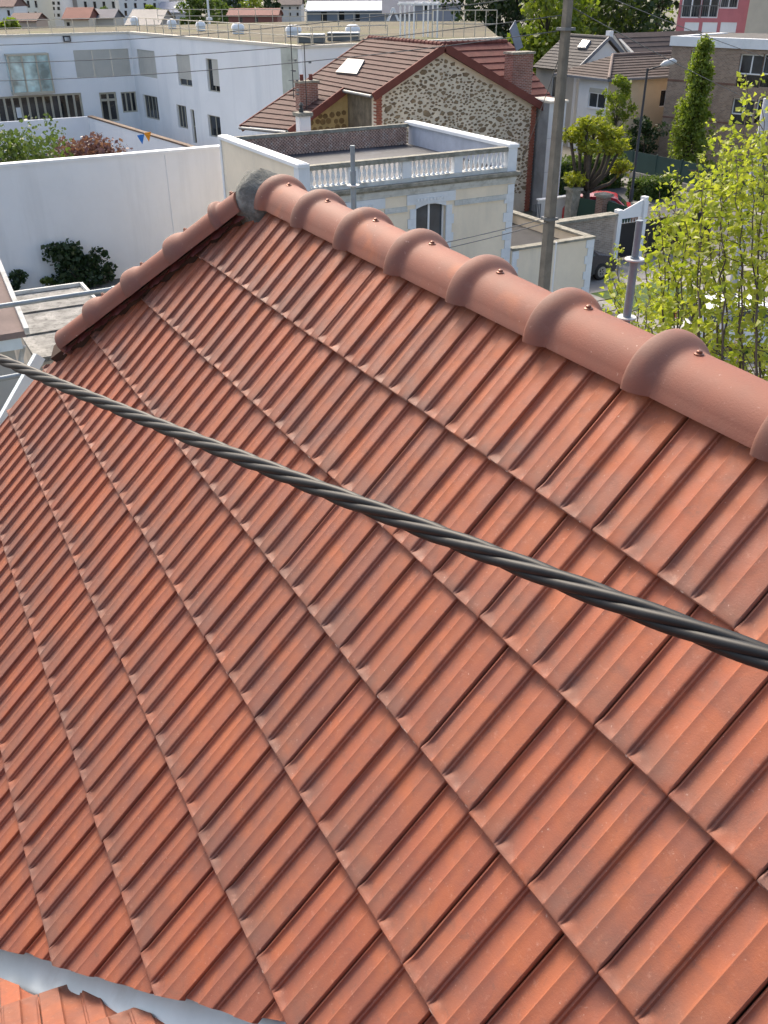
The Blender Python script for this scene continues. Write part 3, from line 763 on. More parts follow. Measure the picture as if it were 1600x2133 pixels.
# ------------------------------------------------------------------ white boundary wall on the left
bw = thing('boundary_wall', 'tall plain white boundary wall left of the villa', 'wall', (-36.2, 3, 0))
M_BWALL = mat('white_wall', (0.76, 0.775, 0.79), .8, var=.05, scale=.4, stain=(0.60, 0.61, 0.62), stain_amt=.6, stain_scale=.9, streak=.10)
bz0, bz1 = at_x(0, 345, -36.0).z, at_x(455, 308, -36.0).z; ybw = at_x(463, 320, -36.0).y
mb = MB(); mb.add([(-36, -14, 0), (-36, ybw + .6, 0), (-36, ybw + .6, bz1), (-36, -14, bz0 - .05), (-36.35, -14, 0), (-36.35, ybw + .6, 0), (-36.35, ybw + .6, bz1), (-36.35, -14, bz0 - .05)],
       [(0, 1, 2, 3), (5, 4, 7, 6), (1, 5, 6, 2), (4, 0, 3, 7), (3, 2, 6, 7)]); mb.build('wall_face', M_BWALL, bw)
mb = MB(); mb.bar((-36.17, -14, bz0 - .03), (-36.17, ybw + .6, bz1 + .02), .42, .10); mb.build('coping', M_WHITE, bw)
mb = MB(); mb.box((-36, ybw - 2.4, 0), (-35.97, ybw - 2.34, bz1 - .1)); mb.build('expansion_joint', M_BWALL, bw)

# ------------------------------------------------------------------ stone house with the rubble gable
SX = -38.0; APY, APZ = 23.14, 7.95; KL = .505
ERY, ERZ = 28.94, 5.17
stone = thing('stone_house', 'rubble stone gable house with a red brown tile roof behind the villa', 'house', (-42, 23, 0))
M_MORT = mat('pale_pointing', (0.64, 0.57, 0.46), .95, var=.18, scale=1.6, stain=(0.40, 0.37, 0.31), stain_amt=.5, bmp=.5, bscale=10)
M_RUB = mat('rubble', (0.225, 0.165, 0.105), .9, var=.5, scale=2.6, stain=(0.30, 0.24, 0.15), stain_amt=.7, stain_scale=3)
M_BRK = mat('red_brick', (0.30, 0.105, 0.07), .9, var=.3, scale=6)
M_BARGE = mat('red_barge', (0.155, 0.045, 0.034), .8, var=.2)
M_RTILE = mat('old_roof_tile', (0.090, 0.045, 0.038), .85, var=.3, scale=2.2, stain=(0.11, 0.06, 0.05), stain_amt=.5, stain_scale=1.3)
M_RTILE2 = mat('red_roof_tile', (0.145, 0.045, 0.036), .85, var=.25, scale=2.2, stain=(0.17, 0.06, 0.05), stain_amt=.5, stain_scale=1.3)
def slopeL(y): return APZ - KL * (APY - y)
KR = (APZ - ERZ) / (ERY - APY)
GY0 = 19.68
gpoly = [(GY0, 0), (ERY - .12, 0), (ERY - .12, ERZ - .12), (APY, APZ - .22), (GY0, slopeL(GY0) - .2)]
mb = MB(); mb.prism([Vector((SX, y, z)) for y, z in gpoly], (-.4, 0, 0)); mb.build('gable_wall', M_MORT, stone)
mb = MB(); mb.box((SX - 7.0, GY0 + .3, 0), (SX - .401, ERY - .12, ERZ - .3)); mb.build('side_wall', M_MORT, stone)
mb = MB(); mb.box((SX - 7.0, GY0, 0), (SX - .402, GY0 + .28, slopeL(GY0) - .12)); mb.build('eaves_wall', mat('old_grey_render', (0.16, 0.135, 0.10), .95, var=.4, scale=3, stain=(0.30, 0.26, 0.18), stain_amt=.6, stain_scale=3, streak=.3), stone)
# rubble stones standing proud of the pointing
r9 = random.Random(9); mb = MB(); spots = []
def inside(y, z): return GY0 + .45 < y < ERY - .42 and .3 < z < min(slopeL(y) - .42, APZ - .42 - KR * (y - APY) if y > APY else 99) - .05
tries = 0
while tries < 30000 and len(spots) < 1300:
    tries += 1; y, z = r9.uniform(GY0, ERY), r9.uniform(1.0, APZ)
    s_ = r9.choice((.07, .09, .11, .13, .15, .18)) if r9.random() < .8 else r9.uniform(.15, .24)
    if not inside(y, z): continue
    if any((y - a) ** 2 / 1.5 + (z - b) ** 2 * 1.6 < ((s_ + c) * .80) ** 2 for a, b, c in spots): continue
    spots.append((y, z, s_))
for y, z, s_ in spots:
    n_ = r9.choice((4, 5, 5, 6)); ph = r9.uniform(0, 6.28); tl = r9.gauss(0, .2); el = r9.uniform(1.15, 1.6)
    o_ = []; i_ = []
    for k in range(n_):
        t = ph + 2 * math.pi * k / n_; q = s_ * r9.uniform(.62, 1.2)
        dy, dz = q * math.cos(t) * el * .9, q * math.sin(t) * .72; dy, dz = dy - dz * tl, dz + dy * tl
        o_.append(Vector((SX - .02, y + dy, z + dz))); i_.append(Vector((SX + .028, y + dy * .72, z + dz * .72)))
    mb.add(o_ + i_, [(k, (k + 1) % n_, n_ + (k + 1) % n_, n_ + k) for k in range(n_)] + [tuple(range(n_, 2 * n_))])
tag(mb.build('rubble_stones', M_RUB, stone, fix=True), kind='stuff')
for (y, zt_) in ((ERY - .28, ERZ - .1), (GY0 + .16, slopeL(GY0) - .25)):
    mb = MB(); z = 0; k = 0
    while z < zt_:
        e = .17 if k % 2 else .13
        mb.box((SX - .2, y - e, z), (SX + .03, y + e, z + .068)); z += .075; k += 1
    mb.build('brick_quoin', M_BRK, stone)
# roof: left slope in courses, ridge tiles, barge boards
X1, X2 = SX + .25, -45.1
Lr = lambda x, y, h=.05: Vector((x, y, slopeL(y) + h))
roof_courses(stone, 'tile_course', Lr(X2, APY), Lr(X1, APY), Lr(X1, GY0 - .25), Lr(X2, GY0 - .25), 12, M_RTILE)
roof_courses(stone, 'tile_course', Lr(X2, GY0 - .25), Lr(-40.75, GY0 - .25), Lr(-40.3, 16.3), Lr(X2 + .1, 15.75), 10, M_RTILE)
rtm = MB(); rtm.lathe((0, 0, 0), [(.13, 0), (.13, .05), (.105, .07), (.10, .36)], 10, axis=(1, 0, 0)); RTM = rtm.mesh('ridge_tile', M_RTILE2, 40)
x = X2
while x < X1 - .3:
    put(bpy.data.objects.new('ridge_tile', RTM), stone, Matrix.Translation(Vector((x, APY, APZ + .06)))); x += .355
def barge(p, q, nm='barge_board'):
    mb = MB(); mb.bar(p, q, .10, .34); mb.build(nm, M_BARGE, stone)
barge((X1 + .02, APY, APZ - .06), (X1 + .02, GY0 - .25, slopeL(GY0 - .25) - .06)); barge((X1 + .02, APY + .02, APZ - .06), (X1 + .02, ERY + .25, ERZ - .18))
barge((-40.72, GY0 - .2, slopeL(GY0 - .2) - .06), (-40.26, 16.3, slopeL(16.3) - .06))
barge((X2 - .05, APY, APZ - .06), (X2 + .05, 15.7, slopeL(15.7) - .06))
mb = MB(); mb.add([Vector((X1 - .1, APY, APZ)), Vector((X1 - .1, ERY + .3, ERZ - .05)), Vector((-46, ERY + .3, ERZ - .05)), Vector((-46, APY, APZ))], [(0, 1, 2, 3)]); mb.build('right_slope', M_RTILE2, stone)
M_GUT = mat('zinc_gutter', (0.17, 0.18, 0.19), .5, var=.2, metal=.5)
mb = MB(); mb.tube([Lr(-40.9, GY0 - .32, -.02), Lr(X1 - .05, GY0 - .32, -.02)], .075, 8); mb.build('gutter', M_GUT, stone)
mb = MB(); mb.tube([Lr(X2, 15.66, -.02), Lr(-40.4, 16.2, -.02)], .075, 8); mb.build('gutter', M_GUT, stone)
mb = MB(); mb.prism([Vector((-40.86, 16.8, 0)), Vector((-40.86, GY0, 0)), Vector((-40.86, GY0, slopeL(GY0) - .15)), Vector((-40.86, 16.8, slopeL(16.8) - .15))], (-.3, 0, 0))
mb.build('lean_to_wall', mat('ochre_pointing', (0.36, 0.27, 0.13), .9, var=.2, scale=2), stone)
mb = MB(); rr_ = random.Random(4)
for k in range(9):
    for j in range(9):
        y, z = 16.95 + k * .31 + rr_.gauss(0, .03) + (.15 if j % 2 else 0), 2.6 + j * .30 + rr_.gauss(0, .03)
        if z > slopeL(y) - .40 or y > GY0 - .2: continue
        n_ = 7; sz = rr_.uniform(.85, 1.1)
        mb.prism([Vector((-40.86, y + .135 * sz * math.cos(6.28 * q / n_), z + .13 * sz * math.sin(6.28 * q / n_))) for q in range(n_)], (.03, 0, 0))
tag(mb.build('lean_to_stones', mat('brown_stone', (0.17, 0.11, 0.05), .9, var=.4, scale=3), stone), kind='stuff')
# skylight in the left slope
def on_slope(xp, yp): 
    d = Vector(ray(xp, yp)); c = Vector(CAM); n_ = Vector((0, -KL, 1)); P0 = Vector((SX, APY, APZ + .12)); return c + d * ((P0 - c).dot(n_) / d.dot(n_))
q = [on_slope(*p) for p in ((700, 152), (744, 156), (760, 127), (725, 124))]
nS = Vector((0, -KL, 1)).normalized()
mb = MB(); cq = sum(q, Vector()) / 4; mb.prism([p - nS * .1 for p in q], nS * .16); skl = mb.build('skylight', mat('skylight_frame', (0.16, 0.17, 0.18), .5, metal=.4), stone)
mb = MB(); mb.prism([cq + (p - cq) * .80 + nS * .062 for p in q], nS * .006); mb.build('pane', glass('sky_pane', (0.30, 0.33, 0.36), .08, .8), skl)
# brick chimney near the valley of the lower slope
def chimney(parent, P, w_, d_, z0, z1, m, cap_m, pots=2):
    mb = MB(); z = z0
    mb.box((P[0] - d_ / 2, P[1] - w_ / 2, z0), (P[0] + d_ / 2, P[1] + w_ / 2, z1)); ch = mb.build('chimney', m, parent)
    mb = MB(); mb.box((P[0] - d_ / 2 - .07, P[1] - w_ / 2 - .07, z1), (P[0] + d_ / 2 + .07, P[1] + w_ / 2 + .07, z1 + .10)); mb.build('chimney_cap', cap_m, ch)
    for k in range(pots):
        mb = MB(); mb.lathe((P[0], P[1] + (k - (pots - 1) / 2) * w_ * .5, z1 + .10), [(.10, 0), (.085, .22), (.10, .23), (.10, .26)], 10); mb.build('chimney_pot', M_BARGE, ch)
    return ch
def course_brick(name, col, mort):
    m, n, p = new_mat(name); g = nd(n, 'ShaderNodeNewGeometry').outputs['Position']
    sp = nd(n, 'ShaderNodeSeparateXYZ'); n.links.new(g, sp.inputs[0]); cb_ = nd(n, 'ShaderNodeCombineXYZ')
    n.links.new(mul(n, sp.outputs[0], sp.outputs[1], 'ADD'), cb_.inputs[0]); n.links.new(sp.outputs[2], cb_.inputs[1])
    b = nd(n, 'ShaderNodeTexBrick'); n.links.new(cb_.outputs[0], b.inputs[0]); b.inputs['Scale'].default_value = 1; b.inputs['Brick Width'].default_value = .23; b.inputs['Row Height'].default_value = .075; b.inputs['Mortar Size'].default_value = .010
    b.inputs['Color1'].default_value = (*col, 1); b.inputs['Color2'].default_value = (*[c * .62 for c in col], 1); b.inputs['Mortar'].default_value = (*mort, 1)
    c = mixc(n, mul(n, ramp(n, noise(n, g, 1.8, 5), .45, .7), .45), b.outputs[0], tuple(x * .5 for x in col))
    n.links.new(c, p.inputs['Base Color']); p.inputs['Roughness'].default_value = .9; bump(n, p, b.outputs['Fac'], -.5, .01); return m
M_CBRICK = course_brick('chimney_brick', (0.27, 0.10, 0.07), (0.34, 0.30, 0.27))
c1 = on_slope(640, 215); zt_ = z_over(c1, 172)
chimney(stone, (c1.x, c1.y), .95, .55, c1.z - 1.0, zt_, M_CBRICK, M_LICH, 2)
# the cross wing on the right: red slope facing us, chimney and the open roof hatch
XR = -43.0; ya, yb = 23.6, at_z(1062, 85, 7.95).y + 2.3
za = at_x(940, 92, XR).z; zb = at_x(1060, 86, XR).z; yb = at_x(1062, 86, XR).y
roof_courses(stone, 'tile_course', (XR, ya - 1, za), (XR, yb, za), (XR + 4.2, yb, za - 2.5), (XR + 4.2, ya - 1, za - 2.5), 9, M_RTILE2)
y = ya
while y < yb - .2:
    put(bpy.data.objects.new('ridge_tile', RTM), stone, Matrix.Translation(Vector((XR, y, za + .04))) @ Matrix.Rotation(math.radians(90), 4, 'Z')); y += .355
mb = MB(); mb.prism([Vector((XR, yb - .1, za - .06)), Vector((XR + 4.2, yb - .1, za - 2.56)), Vector((XR + 4.2, yb - .1, 0)), Vector((XR - 3, yb - .1, 0)), Vector((XR - 3, yb - .1, za - 2.0))], (0, -.3, 0)); mb.build('end_wall', M_MORT, stone)
Cc = at_x(1080, 150, XR + 3.4); zt_ = at_x(1080, 112, XR + 3.4).z
chimney(stone, (XR + 3.4, Cc.y), at_x(1101, 150, XR + 3.4).y - at_x(1059, 150, XR + 3.4).y, .7, 4.0, zt_, M_CBRICK, M_LICH, 0)
mb = MB(); hp = [at_x(*p, XR + 1.2) for p in ((1062, 62), (1074, 42), (1090, 98), (1076, 106))]; mb.prism(hp, (-.06, 0, 0)); mb.build('roof_hatch', mat('hatch_zinc', (0.22, 0.26, 0.33), .45, metal=.3), stone)
# aerials on the house
def aerial(label, px_, ytop, ybot, X, arms):
    P = at_x(px_, ybot, X); Tz = z_over(P, ytop); t = thing('roof_aerial', label, 'aerial', P, 'aerials behind the terrace')
    mb = MB(); mb.tube([P, (P.x, P.y, Tz)], .022, 6); mb.build('mast', mat('aerial_steel', (0.06, 0.06, 0.065), .5, metal=.6), t)
    for (f, ln) in arms:
        mb = MB(); zz = P.z + (Tz - P.z) * f; mb.tube([(P.x, P.y - ln, zz), (P.x, P.y + ln, zz)], .012, 5); mb.box((P.x - .05, P.y + ln - .05, zz - .06), (P.x + .05, P.y + ln + .05, zz + .03)); mb.build('arm', M_GUT, t)
aerial('thin dark roof aerial left of the brick chimney, the taller one', 612, 48, 205, -41.5, ((.52, .18), (.38, .10), (.25, .22), (.12, .22), (.06, .22)))
aerial('thin dark roof aerial rising in front of the brick chimney', 641, 90, 262, -40.0, ((.78, .25), (.12, .18)))

# ------------------------------------------------------------------ the white school
M_SCH = mat('school_render', (0.79, 0.81, 0.83), .85, var=.05, scale=.35, stain=(0.56, 0.60, 0.64), stain_amt=.55, stain_scale=.5, streak=.12)
M_SHUT = mat('roller_shutter', (0.48, 0.475, 0.435), .7, var=.06)
c0 = at_z(268, 69, 7.3); e0 = at_z(628, 100, 7.3); e1 = at_z(1045, 81, 7.3)
SCX = c0.x
school = thing('school', 'two storey white rendered school with beige roller shutters and a railed green roof', 'school', (SCX + 6, c0.y, 0))
FL = Facade((SCX, -6.0), (SCX, c0.y)); FRt = Facade((c0.x, c0.y), (e0.x, e0.y)); FE = Facade((e0.x, e0.y), (e1.x, e1.y))
def R(F, *a): return F.rect(*a)
SZ = 7.3
big = R(FL, 152, 105, 274, 158); strip = R(FL, -60, 205, 177, 247); bay = R(FL, 8, 112, 110, 192); door = R(FL, 206, 193, 250, 252); wn2 = R(FL, 251, 192, 288, 233)
mb = MB(); FL.wall(mb, 0, SZ, opens=[big, strip, door, wn2], rev=.25)
ups = [R(FRt, 284, 102, 328, 164), R(FRt, 366, 112, 401, 182), R(FRt, 428, 121, 459, 194)]
downs = [R(FRt, 297, 196, 333, 252), R(FRt, 367, 217, 392, 270), R(FRt, 396, 227, 411, 300), R(FRt, 432, 238, 462, 290)]
FRt.wall(mb, 0, SZ, opens=ups + downs, rev=.25); FE.wall(mb, 0, SZ); 
mb.build('wall', M_SCH, school)
def shutter(F, r, cols, nm='roller_shutter', drop=1.0):
    zz = r[3] - (r[3] - r[2]) * drop; o = None
    for i in range(cols):
        a0, a1 = r[0] + (r[1] - r[0]) * i / cols, r[0] + (r[1] - r[0]) * (i + 1) / cols
        mb = MB(); F.box(mb, a0 + .012, a1 - .012, zz, r[3], -.10, -.06)
        k = zz + .12
        while k < r[3] - .05: F.box(mb, a0 + .012, a1 - .012, k, k + .02, -.06, -.052); k += .16
        mb.build(nm, M_SHUT, school)
shutter(FL, big, 3); window(FRt, school, ups[1], M_ALU, M_DGLASS, 2, 1, .07, .20); window(FRt, school, ups[2], M_ALU, M_DGLASS, 2, 1, .07, .20)
shutter(FRt, ups[0], 3); shutter(FRt, ups[1], 2, drop=.78)
a_, b_, c_, d_ = ups[2]; shutter(FRt, (a_ + (b_ - a_) * .42, b_, c_, d_), 1, drop=.80)
window(FL, school, strip, M_ALU, M_DGLASS, 14, 1, .14, .20); window(FL, school, wn2, M_ALU, M_DGLASS, 3, 1, .10, .20)
window(FL, school, (door[0], door[1], door[2], door[3]), M_ALU, M_DGLASS, 2, 1, .14, .20, name='door')
mb = MB(); FL.box(mb, door[0], door[1], door[2] + (door[3] - door[2]) * .70, door[2] + (door[3] - door[2]) * .78, -.19, -.10); mb.build('door_transom', M_ALU, school)
window(FRt, school, downs[0], M_ALU, M_DGLASS, 4, 1, .08, .20); window(FRt, school, downs[1], M_ALU, M_DGLASS, 3, 1, .08, .20)
window(FRt, school, downs[2], M_ALU, M_DGLASS, 1, 2, .08, .20, name='door'); window(FRt, school, downs[3], M_ALU, M_DGLASS, 2, 1, .08, .20)
mb = MB(); FL.box(mb, strip[0], strip[1], strip[2] + .1, strip[3] - .1, -.24, -.19); 
s_p, z_p = FL.px(42, 235); pp = MB(); FL.box(pp, s_p - .22, s_p + .22, z_p - .35, z_p + .35, -.17, -.165); pp.build('notice', M_WHITE, school)
# glazed bay
a0, a1, z0_, z1_ = bay
by = MB(); FL.box(by, a0, a1, z0_, z0_ + .18, .003, .95); FL.box(by, a0, a1, z1_ - .12, z1_, .003, .95)
for a in (a0, a1 - .10, a0 + (a1 - a0) * .33, a0 + (a1 - a0) * .66): FL.box(by, a, a + .10, z0_ + .181, z1_ - .121, .82, .94)
bayo = by.build('glazed_bay', M_ALU, school)
M_AQUA = glass('bay_glass', (0.32, 0.46, 0.46), .15, .7)
for i in range(3):
    g_ = MB(); u0, u1 = a0 + .1 + (a1 - a0 - .1) * i / 3, a0 + (a1 - a0) * (i + 1) / 3 - .02
    FL.box(g_, u0, u1, z0_ + .182, z1_ - .122, .86, .88); g_.build('pane', M_AQUA, bayo)
for a in (a0 + .01, a1 - .03):
    g_ = MB(); FL.box(g_, a, a + .02, z0_ + .182, z1_ - .122, .01, .81); g_.build('pane', M_AQUA, bayo)
s_p, z_p = FL.px(139, 81); fl = MB(); FL.box(fl, s_p - .26, s_p + .26, z_p - .18, z_p + .20, .01, .16); flo = fl.build('floodlight', mat('black_housing', (0.03, 0.03, 0.035), .5), school)
fl = MB(); FL.box(fl, s_p - .18, s_p + .18, z_p - .12, z_p + .13, .162, .17); fl.build('lens', glass('lamp_lens', (0.35, 0.38, 0.40), .1), flo)
mb = MB(); s0_, s1_ = FRt.px(588, 150)[0], FRt.px(622, 150)[0]; FRt.box(mb, s0_, s1_, 0, SZ - .05, .002, .03); mb.build('patinated_panel', mat('patinated_zinc', (0.44, 0.47, 0.42), .7, var=.2, scale=1.5, stain=(0.25, 0.27, 0.22), stain_amt=.7, stain_scale=.9, streak=.3), school)
# parapet and roof with sedum
farp = [Vector((SCX - 26, c0.y + 0, 0)), ]
bk_ = at_z(1000, 44, SZ)
rp = [(SCX, -6), (SCX, c0.y), (e0.x, e0.y), (e1.x, e1.y), (bk_.x, bk_.y), (SCX - 16, 42), (SCX - 12, -6)]
M_SED = mat('sedum_roof', (0.115, 0.098, 0.062), .95, var=.6, scale=.35, stain=(0.10, 0.115, 0.035), stain_amt=.9, stain_scale=.22, bmp=.8, bscale=6)
mb = MB(); mb.poly([(p[0], p[1], SZ - .02) for p in rp]); mb.build('sedum_roof', M_SED, school)
M_STONECAP = mat('pale_coping', (0.62, 0.58, 0.50), .8, var=.1)
for F in (FL, FRt, FE):
    mb = MB(); F.box(mb, -.05, F.L + .05, SZ - .04, SZ + .12, -.30, .07); mb.build('parapet_coping', M_STONECAP, school)
M_RAIL = mat('galvanised_rail', (0.50, 0.46, 0.38), .6, var=.1)
def railing(p, q, n, h=1.0, off=.4, zz=SZ):
    p, q = Vector((p[0], p[1], zz)), Vector((q[0], q[1], zz))
    mb = MB(); mb.tube([p + Vector((0, 0, h)), q + Vector((0, 0, h))], .03, 5); rl = mb.build('railing', M_RAIL, school)
    mb = MB(); mb.tube([p + Vector((0, 0, h * .5)), q + Vector((0, 0, h * .5))], .03, 5); mb.build('rail', M_RAIL, rl)
    for i in range(n + 1):
        c = p.lerp(q, i / n); mb = MB(); mb.tube([c, c + Vector((0, 0, h - .01))], .03, 5); mb.build('post', M_RAIL, rl)
inn = Vector((.2, .9, 0)).normalized() * 1.0
railing((SCX - .8, -6), (SCX - .8, c0.y + .9), 16); railing((c0.x - .5, c0.y + 1.0), (e0.x - .6, e0.y + .9), 17); railing((e0.x - .6, e0.y + 1.0), (e0.x - .8, e0.y + 6), 4)
P1, P2 = at_z(640, 62, SZ), at_z(900, 60, SZ); P3, P4 = at_z(900, 78, SZ), at_z(1033, 78, SZ)
railing(P1, P2, 8, 1.1); railing(P3, P4, 6, 1.6); railing(at_z(330, 46, SZ), at_z(640, 48, SZ), 9, 1.1)
dm = MB(); dm.lathe((0, 0, 0), [(.34, 0), (.34, .30), (.40, .32), (.38, .50), (.26, .66), (.08, .72)], 14); DOME = dm.mesh('roof_vent', M_WHITE, 50)
for k, (x_, y_) in enumerate(((359, 59), (419, 64), (494, 70), (499, 70), (607, 76), (617, 76), (731, 75), (739, 75), (281, 53))):
    p = at_z(x_, y_, SZ); put(bpy.data.objects.new('roof_vent', DOME), school, Matrix.Translation(p))
for (x0_, x1_, y_) in ((622, 676, 88), (684, 748, 84)):
    p, q = at_z(x0_, y_, SZ), at_z(x1_, y_, SZ); mb = MB(); mb.bar(p + Vector((0, 0, .2)), q + Vector((0, 0, .2)), .8, .4); o = mb.build('roof_light', mat('rooflight_curb', (0.15, 0.16, 0.16), .5), school)
    mb = MB(); mb.bar(p + Vector((0, 0, .44)), q + Vector((0, 0, .44)), 1.0, .06); mb.build('roof_light_cover', M_WHITE, o)
# white pergola frames on the school roof
pg = at_z(872, 78, SZ); mb = MB()
for dx in (-.9, -.3, .3, .9):
    for dy in (-.9, .9): mb.box((pg.x + dx - .04, pg.y + dy - .04, SZ), (pg.x + dx + .04, pg.y + dy + .04, SZ + 1.9))
for dx in (-.9, .9): mb.box((pg.x + dx - .05, pg.y - 1.1, SZ + 1.9), (pg.x + dx + .05, pg.y + 1.1, SZ + 2.0))
for dy in (-.9, -.3, .3, .9): mb.box((pg.x - 1.1, pg.y + dy - .04, SZ + 2.001), (pg.x + 1.1, pg.y + dy + .04, SZ + 2.09))
tag(mb.build('roof_pergola', M_WHITE), 'white open pergola frame standing on the school roof', 'pergola')
# yard wall, bunting
cw = at_x(183, 243, -70.5); yw = thing('yard_wall', 'low white wall with a rust coloured edge inside the school yard', 'wall', (-70, cw.y, 0))
mb = MB(); mb.box((-70.8, -10, 0), (-70.5, cw.y, cw.z)); mb.build('back_panel', M_SCH, yw)
ee = at_z(402, 309, cw.z - .3)
mb = MB(); mb.add([(-70.5, cw.y, 0), (ee.x, ee.y, 0), (ee.x, ee.y, ee.z), (-70.5, cw.y, cw.z), (-70.5, cw.y + .3, 0), (ee.x, ee.y + .3, 0), (ee.x, ee.y + .3, ee.z), (-70.5, cw.y + .3, cw.z)], [(0, 1, 2, 3), (5, 4, 7, 6), (3, 2, 6, 7), (1, 5, 6, 2)]); mb.build('side_panel', M_SCH, yw)
mb = MB(); mb.bar((-70.5, cw.y + .15, cw.z + .02), (ee.x, ee.y + .15, ee.z + .02), .36, .10); mb.build('edge', mat('rust_edge', (0.16, 0.11, 0.08), .8), yw)
for (x_, y_, nm, c) in ((294, 289, 'blue', (0.03, 0.20, 0.62)), (308, 284, 'orange', (0.75, 0.30, 0.03)), (211, 314, 'dark blue', (0.02, 0.10, 0.30)), (225, 314, 'amber', (0.55, 0.27, 0.04))):
    p = at_d(x_, y_, 52); mb = MB(); mb.prism([p + Vector((0, -.22, .2)), p + Vector((0, .22, .24)), p + Vector((0, .03, -.30))], (.02, 0, 0))
    tag(mb.build('bunting_flag', mat('flag_' + nm.replace(' ', '_'), c, .8, var=.05)), nm + ' triangular bunting flag hanging over the school yard', 'flag', 'bunting flags')
# ------------------------------------------------------------------ yard planting on the left
def bush(name, label, c, r, m, rnd, n=1800, leaf=.16, cat='bush', group=None, stems=5):
    c = Vector(c); t = thing(name, label, cat, (c.x, c.y, 0), group); mb = MB(); L = Leaves(); k = max(4, n // 130)
    for i in range(k):
        d = Vector((rnd.uniform(-.65, .65), rnd.uniform(-.65, .65), rnd.uniform(-.6, .65)))
        q = c + Vector((d.x * r[0], d.y * r[1], d.z * r[2]))
        s_ = rnd.uniform(.25, .5)
        for p in blob_points(rnd, q, (r[0] * s_, r[1] * s_, r[2] * s_), n // k, .3):
            if p.z > .02: L.tuft(p, leaf * rnd.uniform(.6, 1.3), rnd)
        if i < stems: mb.tube([(c.x + rnd.gauss(0, .1), c.y + rnd.gauss(0, .1), 0), ((c.x + q.x) / 2, (c.y + q.y) / 2, q.z * .5), q], [.05, .035, .01], 5)
    L.build('foliage', m, t); mb.build('stem', M_BARK, t); return t
rb = random.Random(21)
p = at_d(52, 300, 41); bush('leafy_bush', 'large fresh green bush rising over the white boundary wall', (p.x - 1.4, p.y, 2.9), (1.9, 2.4, 2.4), M_LF_MID, rb, 4200, .22)
p = at_d(196, 312, 48); bush('plum_bush', 'dusky pink flowering bush beside the green one in the school yard', (p.x, p.y - .3, 2.1), (1.8, 2.3, 1.7), M_LF_RED, rb, 5600, .24)
p = at_d(165, 575, 38); bush('ivy_bush', 'dark green ivy clump growing at the foot of the white wall', (-35.5, at_x(172, 590, -35.5).y, .75), (.55, 1.25, 1.1), M_LF_DARK, rb, 2400, .2)
for (x_, y_, lb, s_) in ((30, 592, 'straggly grey green shrub at the left end of the white wall', .8), (108, 590, 'small pale green seedling between the shrub and the ivy', .45), (222, 596, 'low dark creeper right of the ivy clump', .6)):
    y0 = at_x(x_, y_, -35.6).y; bush('wall_shrub', lb, (-35.5, y0, .45 * s_ + .1), (.35, .9 * s_, .75 * s_), M_LF_DARK if s_ != .45 else M_LF_MID, rb, int(700 * s_), .16, 'shrub', 'shrubs along the white wall', 3)

# shed with the mottled roof, neighbour's house corner
shz = 3.0
q = [at_z(*p, shz) for p in ((18, 641), (148, 598), (262, 700), (74, 748))]
xs0, xs1, ys0, ys1 = min(q[0].x, q[1].x), max(q[2].x, q[3].x), min(q[0].y, q[3].y), max(q[1].y, q[2].y)
shed = thing('shed', 'low shed with a mottled grey white fibre cement roof below the hip', 'shed', ((xs0 + xs1) / 2, (ys0 + ys1) / 2, 0))
mb = MB(); mb.box((xs0 + .1, ys0 + .1, 0), (xs1 - .1, ys1 - .1, shz - .12)); mb.build('wall', M_RENDER, shed)
M_FIB = mat('fibre_cement', (0.27, 0.265, 0.25), .95, var=.55, scale=2.6, stain=(0.065, 0.065, 0.058), stain_amt=.9, stain_scale=7, bmp=.5)
nrow = 3
for k in range(nrow):
    x0_, x1_ = xs0 + (xs1 - xs0) * k / nrow, xs0 + (xs1 - xs0) * (k + 1) / nrow
    mb = MB(); mb.add([(x0_, ys0, shz - .02), (x0_, ys1, shz - .02), (x1_ + .04, ys1, shz + .03), (x1_ + .04, ys0, shz + .03), (x0_, ys0, shz - .1), (x0_, ys1, shz - .1), (x1_, ys1, shz - .1), (x1_, ys0, shz - .1)], [(0, 1, 2, 3), (7, 6, 5, 4), (0, 4, 5, 1), (1, 5, 6, 2), (2, 6, 7, 3), (3, 7, 4, 0)]); mb.build('roof_sheet', M_FIB, shed)
mb = MB(); mb.bar((xs0, ys1 + .03, shz + .05), (xs1, ys1 + .03, shz + .05), .08, .10); mb.bar((xs0 - .04, ys0, shz + .04), (xs0 - .04, ys1, shz + .04), .08, .10); mb.build('roof_edging', M_TRIM, shed)
nbz = 4.6; nb = at_z(36, 684, nbz); nbh = thing('neighbour_house', 'corner of a beige rendered house with a white fascia at the left edge', 'house', (nb.x, nb.y - 3, 0))
M_NB = mat('grey_beige_render', (0.40, 0.39, 0.36), .9, var=.08, scale=1.2, stain=(0.28, 0.27, 0.25), stain_amt=.4)
mb = MB(); mb.box((nb.x - 4.0, nb.y - 8, 0), (nb.x + .1, nb.y - .15, nbz - .35)); mb.build('wall', M_NB, nbh)
mb = MB(); mb.bar((nb.x + .25, nb.y - 8, nbz - .22), (nb.x + .25, nb.y, nbz - .22), .05, .22); mb.build('fascia', M_WZINC, nbh)
mb = MB(); mb.prism([Vector((nb.x + .3, nb.y - 8, nbz - .1)), Vector((nb.x + .3, nb.y + .1, nbz - .1)), Vector((nb.x - 3.6, nb.y + .1, nbz + 1.1)), Vector((nb.x - 3.6, nb.y - 8, nbz + 1.1))], (0, 0, .12)); mb.build('roof_slope', mat('brown_roof', (0.23, 0.17, 0.15), .85), nbh)
mb = MB(); mb.bar((nb.x + .32, nb.y + .13, nbz + .02), (nb.x - 3.6, nb.y + .13, nbz + 1.22), .09, .14); mb.build('verge', M_TRIM, nbh)
